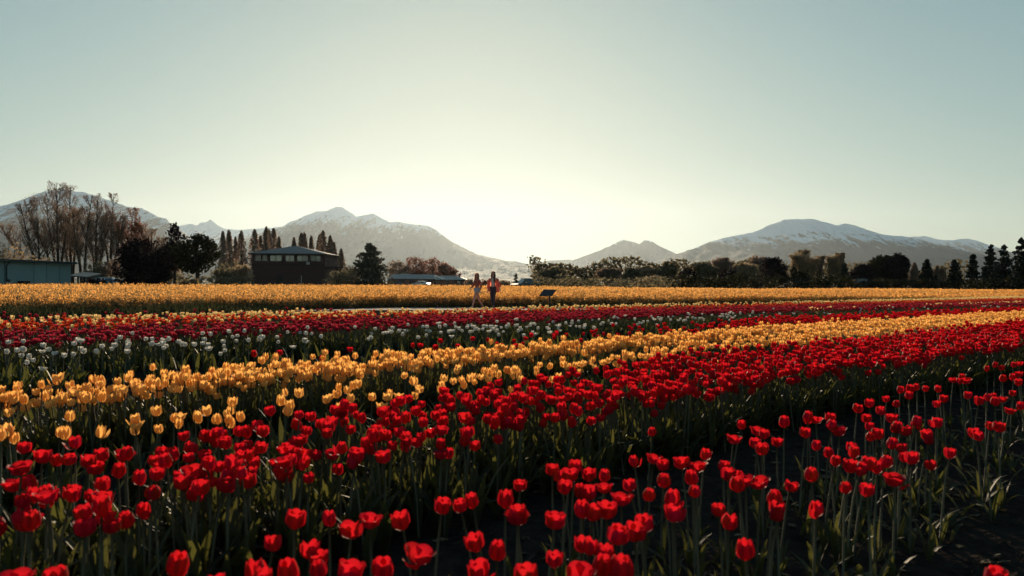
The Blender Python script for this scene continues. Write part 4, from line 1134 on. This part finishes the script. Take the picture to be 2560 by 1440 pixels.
# --- low house with two roof wings
D2 = 210.0
lh = tag(empty('low_house', (at(1067, 705, D2).x, D2, 0)), 'long low red brown house with two grey roofs behind the canola', 'house')
lx = at(1067, 705, D2).x
X2 = lambda px: at(px, 705, D2).x - lx
Z2 = lambda py: at(1067, py, D2).z
for nm, a, b, ra, rb, ye, yr in (('left', 968, 1088, 978, 1080, 697.5, 686.0), ('right', 1088.5, 1170, 1100, 1140, 699.0, 688.5)):
    e = Z2(ye); r = Z2(yr); dpt = 8.0 if nm == 'left' else 9.0; yo = 0.0 if nm == 'left' else -1.2
    m = MB(); m.box(((X2(a) + X2(b)) / 2, yo + dpt / 2, e / 2), (X2(b) - X2(a) - .6, dpt, e)); m.build('wall', M['brick_wall'], lh)
    P = [(X2(a), yo - .5, e), (X2(b), yo - .5, e), (X2(b), yo + dpt + .5, e), (X2(a), yo + dpt + .5, e), (X2(ra), yo + dpt / 2, r), (X2(rb), yo + dpt / 2, r)]
    m = MB(); Pb = [(x, y, z - .18) for x, y, z in P[:4]]
    for f in ((0, 1, 5, 4), (1, 2, 5), (2, 3, 4, 5), (3, 0, 4)): m.face([P[i] for i in f])
    for i in range(4): m.face([Pb[i], Pb[(i + 1) % 4], P[(i + 1) % 4], P[i]], 1)
    m.face([Pb[3], Pb[2], Pb[1], Pb[0]], 1)
    rf = m.build('roof', [M['roof_metal'], M['dark_trim']], lh)
    if nm == 'left':
        m = MB(); m.box((X2(1008), yo + dpt / 2, r + .06), (2.4, .5, .18)); m.build('ridge_vent', M['white_paint_and_glint'], rf)
    else:
        s = Vector((X2(1086), yo - .3, r - .1)); t = Vector((X2(1109), yo - .62, e + .12))
        d = t - s; m = MB(); m.face([s + Vector((0, 0, .0)), t, t + Vector((.6, 0, .22)), s + Vector((.6, 0, .22))]); m.face([s + Vector((0, .05, -.05)), s + Vector((.6, .05, .17)), t + Vector((.6, .05, .17)), t + Vector((0, .05, -.05))]); m.build('roof_light_glint', M['white_paint_and_glint'], rf)  # sun glint on the skylight glass, put into the colour as plain white
        window(lh, X2(1144), X2(1153), .7, e - .35, yo, 1, 'glass')
        window(lh, X2(1114), X2(1124), .7, e - .35, yo, 2, 'glass_dark')
        m = MB(); m.box((X2(1146), yo + dpt / 2, r + .1), (.5, .5, .9)); m.build('chimney', M['brick_wall'], rf)
for a in (985, 1005, 1030, 1055, 1075): window(lh, X2(a) - .7, X2(a) + .7, .8, Z2(701.5), 0, 2, 'glass_dark')

# --- teal shed
A, B = at(-170, 700, 57.0), at(178, 700, 73.0); A.z = B.z = 0
sd = tag(empty('teal_shed', A), 'long teal sheet metal shed at the left edge of the canola', 'shed')
d = (B - A); L = d.length; ux = d.normalized(); uy = Vector((-ux.y, ux.x, 0)); HT = 2.72
def sp(u, v, z): return ux * u + uy * v + Vector((0, 0, z))
def sbox(m, u0, u1, v0, v1, z0, z1, mi=0):
    P = [sp(u, v, z) for z in (z0, z1) for u, v in ((u0, v0), (u1, v0), (u1, v1), (u0, v1))]
    for qd in ((3, 2, 1, 0), (4, 5, 6, 7), (0, 1, 5, 4), (1, 2, 6, 5), (2, 3, 7, 6), (3, 0, 4, 7)): m.face([P[i] for i in qd], mi)
def u_at(px):
    r = ray(px, 700); # intersection with the wall line in plan
    den = r.x * ux.y - r.y * ux.x
    t = (A.x * ux.y - A.y * ux.x) / den
    p = Vector((r.x * t, r.y * t, 0)); return (p - A).dot(ux)
m = MB(); sbox(m, 0, L, .06, 7.0, 0, HT); m.build('wall', M['teal_dark'], sd)
edges = [0] + [u_at(x) for x in (-110, -50, 12, 85, 117, 149)] + [L]
for a, b in zip(edges[:-1], edges[1:]):
    m = MB(); sbox(m, a + .045, b - .045, 0, .058, .02, HT - .02); m.build('panel', M['teal'], sd)
m = MB(); sbox(m, -.3, L + .25, -.35, 7.3, HT, HT + .10); 
P = [sp(-.3, -.35, HT + .10), sp(L + .25, -.35, HT + .10), sp(L + .25, 3.5, HT + .20), sp(-.3, 3.5, HT + .20)]
m.face(P); m.face([sp(-.3, 3.5, HT + .20), sp(L + .25, 3.5, HT + .20), sp(L + .25, 7.3, HT + .10), sp(-.3, 7.3, HT + .10)])
m.face([sp(L + .25, -.35, HT + .1), sp(L + .25, 7.3, HT + .1), sp(L + .25, 3.5, HT + .20)])
m.build('roof', M['shed_roof'], sd)
m = MB(); sbox(m, -.3, L + .25, -.47, -.352, HT - .10, HT + .06); m.build('gutter', M['teal_dark'], sd)
u = u_at(13); m = MB()
m.tube([sp(u, -.40, HT - .1), sp(u, -.12, HT - .4), sp(u, -.12, 1.15)], [.06, .06, .06], 8)
m.tube([sp(u, -.12, 1.15), sp(u + .25, -.2, 1.05)], [.10, .12], 8); m.build('downpipe', M['teal_dark'], sd)
u = u_at(52); m = MB(); sbox(m, u - .45, u + .45, -.52, -.05, .15, 1.05); pb = m.build('planter_box', M['dark_trim'], None); pb.location = A; tag(pb, 'small dark box standing against the teal shed wall', 'box')
# lean-to right of the shed
D3 = 80.0
ln = tag(empty('lean_to', at(200, 700, D3).xy.to_3d()), 'low open lean-to with dark posts at the right end of the teal shed', 'shelter')
X3 = lambda px: at(px, 700, D3).x - at(200, 700, D3).x
m = MB()
P = [(X3(174), -.3, 1.62), (X3(222), -.3, 1.50), (X3(222), 2.6, 1.85), (X3(174), 2.6, 2.0)]
m.face(P); m.face([(x, y, z - .12) for x, y, z in reversed(P)])
for i in range(4): a, b = P[i], P[(i + 1) % 4]; m.face([(a[0], a[1], a[2] - .12), (b[0], b[1], b[2] - .12), b, a])
m.build('roof', M['roof_slate'], ln)
for x in (180, 195, 211, 220):
    m = MB(); m.box((X3(x), 0, .72), (.12, .12, 1.44)); m.build('post', M['dark_trim'], ln)
m = MB(); m.box((X3(199), 2.3, .8), (X3(220) - X3(178), .08, 1.6)); m.build('back_wall', M['teal'], ln)

# ------------------------------------------------------------------ vehicles
M['car_silver'] = mat("car_silver", (0.45, 0.47, 0.48), 0.25, 0.6, metal=0.5, coat=0.6)
M['car_dark'] = mat("car_dark", (0.03, 0.035, 0.045), 0.6, 0.2)
M['car_green'] = mat("car_green", (0.09, 0.10, 0.09), 0.5, 0.4)
M['car_white'] = mat("car_white", (0.7, 0.68, 0.65), 0.3, 0.6, coat=0.6)
M['tyre'] = mat("tyre_rubber", (0.02, 0.02, 0.02), 0.9, 0.1)
M['rim'] = mat("rim_metal", (0.4, 0.4, 0.4), 0.3, 0.6, metal=0.9)
M['lamp_clear'] = mat("lamp_lens", (0.75, 0.75, 0.72), 0.15, 0.8)
PROFILES = {  # side outline: (x forward, z)
 'sedan': ([(-2.15, .38), (-2.2, .85), (-1.55, .98), (2.0, .84), (2.2, .62), (2.15, .34)], [(-1.6, .97), (-.95, 1.42), (.35, 1.44), (1.15, .93)]),
 'offroad': ([(-2.0, .45), (-2.02, 1.1), (.9, 1.1), (1.9, 1.02), (2.0, .8), (1.95, .45)], [(-1.95, 1.10), (-1.8, 1.78), (.30, 1.80), (.85, 1.10)]),
 'van': ([(-2.2, .40), (-2.25, 1.15), (1.5, 1.15), (2.15, .95), (2.25, .7), (2.2, .38)], [(-2.2, 1.15), (-2.1, 2.0), (.9, 2.02), (1.75, 1.12)]),
}
def car(name, label, kind, paint, p, heading, wide=1.75):
    low, cab = PROFILES[kind]
    root = empty(name, (p.x, p.y, 0), heading); tag(root, label, 'van' if kind == 'van' else 'car')
    def prism(m, L, w0, w1):
        zc = min(z for _, z in L); zt = max(z for _, z in L)
        hw_ = [(w0 + (w1 - w0) * ((z - zc) / (zt - zc))) / 2 for _, z in L]
        a = [(x, -h_, z) for (x, z), h_ in zip(L, hw_)]; b = [(x, h_, z) for (x, z), h_ in zip(L, hw_)]
        n = len(L)
        for i in range(n): j = (i + 1) % n; m.face([a[i], a[j], b[j], b[i]])
        m.face(list(reversed(a))); m.face(b)
    m = MB(); prism(m, list(reversed(low)), wide * .96, wide); body = m.build('body', M[paint], root)
    m = MB(); prism(m, list(reversed(cab)), wide * .94, wide * .74); cb = m.build('cabin', M[paint], root)
    c = cab
    def quad(P, nm, mt): mm = MB(); mm.face(P); mm.face([tuple(Vector(v) - Vector((0, 0, .004))) for v in reversed(P)]); mm.build(nm, M[mt], cb)
    def inset(a, b, y0, y1, off):  # slanted glass between two profile points
        A_ = Vector((a[0], 0, a[1])).lerp(Vector((b[0], 0, b[1])), .12); B_ = Vector((a[0], 0, a[1])).lerp(Vector((b[0], 0, b[1])), .9)
        n = Vector((B_.z - A_.z, 0, -(B_.x - A_.x))).normalized() * off
        return [tuple(A_ + n + Vector((0, -y0, 0))), tuple(A_ + n + Vector((0, y0, 0))), tuple(B_ + n + Vector((0, y1, 0))), tuple(B_ + n + Vector((0, -y1, 0)))]
    wf0, wf1 = wide * .42, wide * .34
    quad(inset(c[3], c[2], wf0, wf1, .02), 'windscreen', 'glass'); quad(inset(c[0], c[1], wf0, wf1, -.02), 'rear_window', 'glass_dark')
    for s in (-1, 1):
        for f0, f1 in ((.08, .48), (.53, .90)):
            zb, zt = c[0][1], c[1][1]
            def sidept(f, t):
                x = (c[0][0] + (c[3][0] - c[0][0]) * f) * (1 - t) + (c[1][0] + (c[2][0] - c[1][0]) * f) * t
                return (x, s * (wide * (.47 * (1 - t) + .37 * t) + .012), zb + (zt - zb) * t)
            P = [sidept(f0, .1), sidept(f1, .1), sidept(f1, .85), sidept(f0, .85)]
            quad(P if s < 0 else list(reversed(P)), 'side_window', 'glass_dark')
        m = MB(); m.box((low[-2][0] - .02, s * wide * .36, .68), (.06, .30, .16)); m.build('headlight', M['lamp_clear'], body)
    for x in (-1.35, 1.35):
        for s in (-1, 1):
            w = empty('wheel'); w.parent = root; w.location = (x, s * wide * .46, .34)
            m = MB(); m.tube([(0, -.10, 0), (0, .10, 0)], [.34, .34], 16); m.build('tyre', M['tyre'], w)
            m = MB(); m.tube([(0, -.108, 0), (0, .108, 0)], [.20, .20], 12); m.build('rim', M['rim'], w)
    return root
car('parked_car', 'silver car half hidden behind the canola left of the round plum bush', 'sedan', 'car_silver', at(275, 706, 80), R(8))
car('parked_car', 'dark car in front of the left part of the low house', 'sedan', 'car_dark', at(996, 706, 186), R(15))
car('parked_car', 'pale car in front of the middle of the low house', 'sedan', 'car_white', at(1052, 706, 190), R(160))
car('parked_off_roader', 'green grey off-roader with glinting windscreen right of the walkers', 'offroad', 'car_green', at(1313, 706, 104), R(205))
car('parked_van', 'dark blue grey van under the large dark tree clump', 'van', 'car_dark', at(2154, 715, 93), R(65))

# ------------------------------------------------------------------ info board and row marker
p = at(1374, 720, 33.0)
sg = tag(empty('info_board', (p.x, p.y, 0), R(0)), 'dark tilted info board on a single post at the path', 'sign')
m = MB(); m.box((0, 0, .36), (.055, .055, .72)); m.build('post', M['sign_metal'], sg)
rot = Matrix.Rotation(R(-40), 3, 'Z') @ Matrix.Rotation(R(40), 3, 'X')
m = MB(); m.box((0, 0, 0), (.66, .40, .03), rot=rot); bd = m.build('board', M['sign_metal'], sg, loc=(-.08, -.02, .79))
m = MB(); m.box((0, 0, .018), (.61, .35, .008)); 
fc = m.build('board_face', M['sign_face'], bd); fc.matrix_basis = rot.to_4x4()
m = MB(); m.box((0, 0, 0), (.06, .16, .06)); m.build('bracket', M['sign_metal'], sg, loc=(-.02, -.02, .745))
p = on_plane(2150, 783, .30)
mk = tag(empty('row_marker', (p.x, p.y, 0)), 'small white row marker standing in the white tulip band at right', 'marker')
m = MB(); m.box((0, 0, .22), (.028, .02, .44)); m.build('stake', M['white_paint_and_glint'], mk)
m = MB(); m.box((0, -.018, .43), (.085, .012, .11)); m.build('plate', M['white_paint_and_glint'], mk)

# ------------------------------------------------------------------ people
M['skin'] = mat("skin", (0.62, 0.34, 0.26), 0.55, 0.3, translucent=0.2, tcol=(0.7, 0.22, 0.12))
M['hair_brown'] = mat("hair_brown", (0.24, 0.10, 0.065), 0.5, 0.35, translucent=0.45, tcol=(0.5, 0.2, 0.10))
M['hair_dark'] = mat("hair_dark", (0.12, 0.055, 0.04), 0.5, 0.35, translucent=0.35, tcol=(0.3, 0.10, 0.05))
M['rust_top'] = mat("rust_top", (0.60, 0.18, 0.13), 0.85, 0.1, translucent=0.42, tcol=(0.6, 0.12, 0.07))
M['pale_shorts'] = mat("pale_denim", (0.50, 0.44, 0.50), 0.85, 0.1, translucent=0.08)
M['coral'] = mat("coral_knit", (0.90, 0.30, 0.21), 0.9, 0.1, translucent=0.6, tcol=(0.95, 0.28, 0.17))
M['white_top'] = mat("white_cotton", (0.72, 0.62, 0.58), 0.9, 0.1, translucent=0.15)
M['jeans'] = mat("dark_jeans", (0.075, 0.06, 0.075), 0.9, 0.1)
M['shoe'] = mat("shoe", (0.12, 0.08, 0.07), 0.7, 0.2)
M['eye'] = mat("eye", (0.03, 0.02, 0.02), 0.3, 0.5)
M['lip'] = mat("lip", (0.40, 0.11, 0.10), 0.5, 0.3)
def skin_obj(name, verts, edges, material, parent=None, levels=2, root=0):
    """verts: (co, radius). One continuous surface grown along the skeleton."""
    me = bpy.data.meshes.new(name)
    me.from_pydata([v[0] for v in verts], edges, [])
    o = bpy.data.objects.new(name, me); COL.objects.link(o)
    sk = o.modifiers.new("Skin", 'SKIN'); sk.use_smooth_shade = True
    sk.branch_smoothing = 0.4
    ss = o.modifiers.new("Sub", 'SUBSURF'); ss.levels = levels; ss.render_levels = levels
    if not me.skin_vertices:
        bm_layer = me.attributes.get('skin')
    sv = me.skin_vertices[0].data
    for i, v in enumerate(verts):
        r = v[1]; sv[i].radius = r if isinstance(r, tuple) else (r, r)
        sv[i].use_root = (i == root)
    # freeze the grown surface into a plain mesh
    dg = bpy.context.evaluated_depsgraph_get()
    me2 = bpy.data.meshes.new_from_object(o.evaluated_get(dg))
    me2.name = name; o.modifiers.clear(); o.data = me2
    bpy.data.meshes.remove(me)
    me2.materials.clear(); me2.materials.append(material)
    me2.polygons.foreach_set('use_smooth', [True] * len(me2.polygons))
    if parent is not None: o.parent = parent
    return o
def chain(V, E, start, pts):
    k = start
    for p in pts:
        V.append(p); E.append((k, len(V) - 1)); k = len(V) - 1
    return k
def person(name, label, loc, heading, J, outfit):
    root = empty(name, loc, heading); tag(root, label, 'person')
    V, E = [(J['pelvis'], .105)], []
    sp1 = chain(V, E, 0, [(J['waist'], .088), (J['chest'], .108), (J['collar'], .085)])
    hd = chain(V, E, sp1, [(J['neck'], .047), (J['chin'], .062), (J['head'], (.080, .092)), (J['crown'], .058)])
    for s in ('l', 'r'):
        sh = chain(V, E, 2, [(J['sh_' + s], .052), (J['el_' + s], .036), (J['wr_' + s], .025)])
        w = Vector(J['wr_' + s]); e = Vector(J['el_' + s]); d = (w - e).normalized()
        side = d.cross(Vector((0, 1, 0))); side = side.normalized() if side.length > .2 else Vector((1, 0, 0))
        pm = chain(V, E, sh, [(tuple(w + d * .055), .024)])
        for i, (off, ln) in enumerate(((-.020, .070), (-.007, .080), (.007, .075), (.020, .060))):
            a = w + d * .085 + side * off; b = a + d * ln * .5 + Vector((0, -.006, 0)); c_ = b + d * ln * .45 + Vector((0, -.016, 0))
            chain(V, E, pm, [(tuple(a), .0095), (tuple(b), .0085), (tuple(c_), .007)])
        sg_ = 1 if s == 'l' else -1
        chain(V, E, sh, [(tuple(w + d * .04 + side * .030 * -sg_ + Vector((0, -.012, 0))), .011), (tuple(w + d * .075 + side * .040 * -sg_ + Vector((0, -.022, 0))), .008)])
    for s in ('l', 'r'):
        an = chain(V, E, 0, [(J['hip_' + s], .092), (J['kn_' + s], .056), (J['calf_' + s], .050), (J['an_' + s], .036), (J['toe_' + s], (.034, .026))])
    body = skin_obj('body', V, E, M['skin'], root)
    # face
    h = Vector(J['head']); f = Vector((J.get('look', 0.0), -1, 0)).normalized(); r_ = Vector((-f.y, f.x, 0))
    m = MB(); b0 = h + f * .085
    m.tube([b0 + Vector((0, 0, .012)), b0 + f * .016 + Vector((0, 0, -.022)), b0 + f * .004 + Vector((0, 0, -.032))], [.006, .013, .008], 8); m.build('nose', M['skin'], root, smooth=True)
    for s in (-1, 1):
        m = MB(); c_ = h + f * .080 + r_ * .031 * s + Vector((0, 0, .006)); m.tube([c_ - r_ * .011, c_, c_ + r_ * .011], [.003, .008, .003], 8); m.build('eye', M['eye'], root, smooth=True)
        m = MB(); c_ = h + r_ * .082 * s + Vector((0, 0, -.008)); m.tube([c_ + Vector((0, 0, -.03)), c_, c_ + Vector((0, 0, .028))], [.006, .015, .010], 8); m.build('ear', M['skin'], root, smooth=True)
    m = MB(); c_ = h + f * .078 + Vector((0, 0, -.055)); m.tube([c_ - r_ * .022, c_ + f * .006, c_ + r_ * .022], [.003, .007, .003], 8); m.build('mouth', M['lip'], root, smooth=True)
    outfit(root, J)
    for s in ('l', 'r'):
        a, t = Vector(J['an_' + s]), Vector(J['toe_' + s])
        m = skin_obj('shoe', [(tuple(a + Vector((0, .02, -.02))), .045), (tuple(a.lerp(t, .5) + Vector((0, 0, -.015))), .042), (tuple(t + (t - a).normalized() * .03), .034)], [(0, 1), (1, 2)], M['shoe'], root, 1)
    return root
def garment(name, J, keys, edges, mt, root, lv=2):
    V = [((J[k] if isinstance(k, str) else k), r) for k, r in keys]
    return skin_obj(name, V, edges, M[mt], root, lv)
def mid(J, a, b, t): return tuple(Vector(J[a]).lerp(Vector(J[b]), t))
def hair_sheet(root, J, mt, length, width, front=False):
    """Hair cap over the skull and a long fall down the back and over the shoulders."""
    h = Vector(J['head']); f = Vector((J.get('look', 0.0), -1, 0)).normalized(); r_ = Vector((-f.y, f.x, 0)); m = MB()
    rows = []
    for i in range(7):
        th = i / 6 * 1.75
        ring = []
        for j in range(13):
            ph = -2.35 + 4.7 * j / 12
            d = (-f) * math.cos(ph) + r_ * math.sin(ph)
            ring.append(h + d * .105 * math.sin(th + .05) + Vector((0, 0, .108 * math.cos(th))) + f * (-.012))
        rows.append(ring)
    for k in range(1, 7):
        t = k / 6; ring = []
        for j in range(13):
            ph = -2.2 + 4.4 * j / 12
            d = (-f) * math.cos(ph) + r_ * math.sin(ph)
            wv = .012 * math.sin(j * 2.1 + k)
            rad = .108 + (width - .108) * t + wv
            ring.append(h + Vector((d.x * rad, d.y * rad * .85, -.03 - length * t + .03 * math.cos(ph * 2) * t)) - f * .012)
        rows.append(ring)
    for a, b in zip(rows[:-1], rows[1:]):
        for j in range(12): m.face([a[j], a[j + 1], b[j + 1], b[j]])
    for a, b in zip(rows[6:-1], rows[7:]):                            # inner side gives the fall thickness
        for j in range(12): m.face([tuple(v.lerp(h + Vector((0, 0, v.z - h.z)), .16)) for v in (b[j], b[j + 1], a[j + 1], a[j])])
    return m.build('hair', M[mt], root, smooth=True)
def outfit_a(root, J):
    garment('top', J, [('pelvis', .112), ('waist', .108), ('chest', .128), ('collar', .092), ('sh_l', .066), ('el_l', .052), (mid(J, 'el_l', 'wr_l', .85), .040), ('sh_r', .066), ('el_r', .052), (mid(J, 'el_r', 'wr_r', .85), .040)],
            [(0, 1), (1, 2), (2, 3), (2, 4), (4, 5), (5, 6), (2, 7), (7, 8), (8, 9)], 'rust_top', root)
    garment('shorts', J, [('pelvis', .122), ('hip_l', .112), (mid(J, 'hip_l', 'kn_l', .42), .098), ('hip_r', .112), (mid(J, 'hip_r', 'kn_r', .42), .098)], [(0, 1), (1, 2), (0, 3), (3, 4)], 'pale_shorts', root)
    hair_sheet(root, J, 'hair_brown', .30, .135)
def outfit_b(root, J):
    garment('top', J, [('pelvis', .108), ('waist', .100), ('chest', .122), ('collar', .088)], [(0, 1), (1, 2), (2, 3)], 'white_top', root)
    garment('jeans', J, [('pelvis', .116), ('hip_l', .102), ('kn_l', .068), ('calf_l', .060), (mid(J, 'calf_l', 'an_l', .9), .050), ('hip_r', .102), ('kn_r', .068), ('calf_r', .060), (mid(J, 'calf_r', 'an_r', .9), .050)],
            [(0, 1), (1, 2), (2, 3), (3, 4), (0, 5), (5, 6), (6, 7), (7, 8)], 'jeans', root)
    # open cardigan: sleeves plus a hanging body that leaves the front open
    for s in ('l', 'r'):
        garment('sleeve', J, [('sh_' + s, .076), ('el_' + s, .066), (mid(J, 'el_' + s, 'wr_' + s, .92), .070)], [(0, 1), (1, 2)], 'coral', root)
    m = MB(); rows = []
    for i in range(9):
        t = i / 8; z = J['collar'][2] - .0 - t * .66; ring = []
        for j in range(15):
            ph = -2.45 + 4.9 * j / 14 - t * .10 * (1 if j < 7 else -1)
            rx = (.10 + .10 * min(1, t * 4)) * (1 + .30 * t) + .012 * math.sin(j * 1.9 + t * 4) * t
            ry = (.085 + .065 * min(1, t * 4)) * (1 + .25 * t) + .012 * math.sin(j * 1.9) * t
            sway = .05 * t * t
            ring.append(Vector((math.sin(ph) * rx + sway, math.cos(ph) * ry + .01, z + .02 * math.sin(j * 1.3) * t)))
        rows.append(ring)
    for a, b in zip(rows[:-1], rows[1:]):
        for j in range(14):
            m.face([a[j], a[j + 1], b[j + 1], b[j]])
    m.build('cardigan', M['coral'], root, smooth=True)
    hair_sheet(root, J, 'hair_dark', .20, .115)
    m = MB(); hh = Vector(J['head']); m.tube([hh + Vector((.05, .06, -.08)), hh + Vector((.07, -.05, -.20)), hh + Vector((.075, -.10, -.34)), hh + Vector((.07, -.10, -.42))], [.035, .042, .035, .010], 8); m.build('ponytail', M['hair_dark'], root, smooth=True)
# left walker: 3/4 view, mid stride across the picture
JA = dict(pelvis=(0, 0, .90), waist=(0, 0, 1.05), chest=(0, -.01, 1.22), collar=(0, 0, 1.34), neck=(0, -.01, 1.41), chin=(0, -.03, 1.465), head=(0, -.028, 1.535), crown=(0, -.01, 1.60), look=.75,
          sh_l=(.165, .01, 1.31), el_l=(.225, .10, 1.06), wr_l=(.19, .02, .86), sh_r=(-.165, .0, 1.31), el_r=(-.215, -.07, 1.06), wr_r=(-.175, -.24, .93),
          hip_l=(.085, 0, .86), kn_l=(.09, -.20, .50), calf_l=(.09, -.22, .34), an_l=(.09, -.30, .09), toe_l=(.09, -.43, .05),
          hip_r=(-.085, 0, .86), kn_r=(-.09, .12, .48), calf_r=(-.09, .20, .33), an_r=(-.09, .36, .13), toe_r=(-.09, .31, .03))
# right walker: towards the camera, one foot crossing ahead
JB = dict(pelvis=(0, 0, .96), waist=(0, 0, 1.11), chest=(0, -.01, 1.29), collar=(0, 0, 1.42), neck=(0, -.01, 1.49), chin=(0, -.03, 1.545), head=(0, -.028, 1.62), crown=(0, -.01, 1.69), look=-.15,
          sh_l=(.175, .01, 1.39), el_l=(.265, .03, 1.14), wr_l=(.33, -.08, .95), sh_r=(-.175, .01, 1.39), el_r=(-.225, .03, 1.12), wr_r=(-.245, -.03, .87),
          hip_l=(.09, 0, .92), kn_l=(.06, -.10, .52), calf_l=(.05, -.08, .36), an_l=(.035, -.04, .10), toe_l=(.03, -.17, .05),
          hip_r=(-.09, 0, .92), kn_r=(-.075, .02, .50), calf_r=(-.05, .12, .36), an_r=(-.03, .26, .14), toe_r=(-.03, .20, .04))
pA = at(1193, 720, 36.2); pB = at(1233, 720, 36.8)
person('person', 'person with long loose brown hair, rust top and pale shorts striding along the path', (pA.x, pA.y, .006), R(-58), JA, outfit_a)
person('person', 'person in open coral cardigan, white top and dark jeans walking towards the camera', (pB.x, pB.y, .006), R(-12), JB, outfit_b)
# ------------------------------------------------------------------ haze: one closed box of even air
hm = bpy.data.materials.new("haze_air"); hm.use_nodes = True
hn, hl = hm.node_tree.nodes, hm.node_tree.links
hn.remove(hn["Principled BSDF"])
pv = hn.new("ShaderNodeVolumePrincipled")
pv.inputs["Color"].default_value = (*HAZE_COLOR, 1)
pv.inputs["Density"].default_value = HAZE_DENSITY
pv.inputs["Anisotropy"].default_value = HAZE_G
hl.new(pv.outputs[0], hn["Material Output"].inputs["Volume"])
hb = MB(); hb.box((0, 6900, 640), (44400, 14200, 1300))
tag(hb.build("haze", hm), kind='stuff')
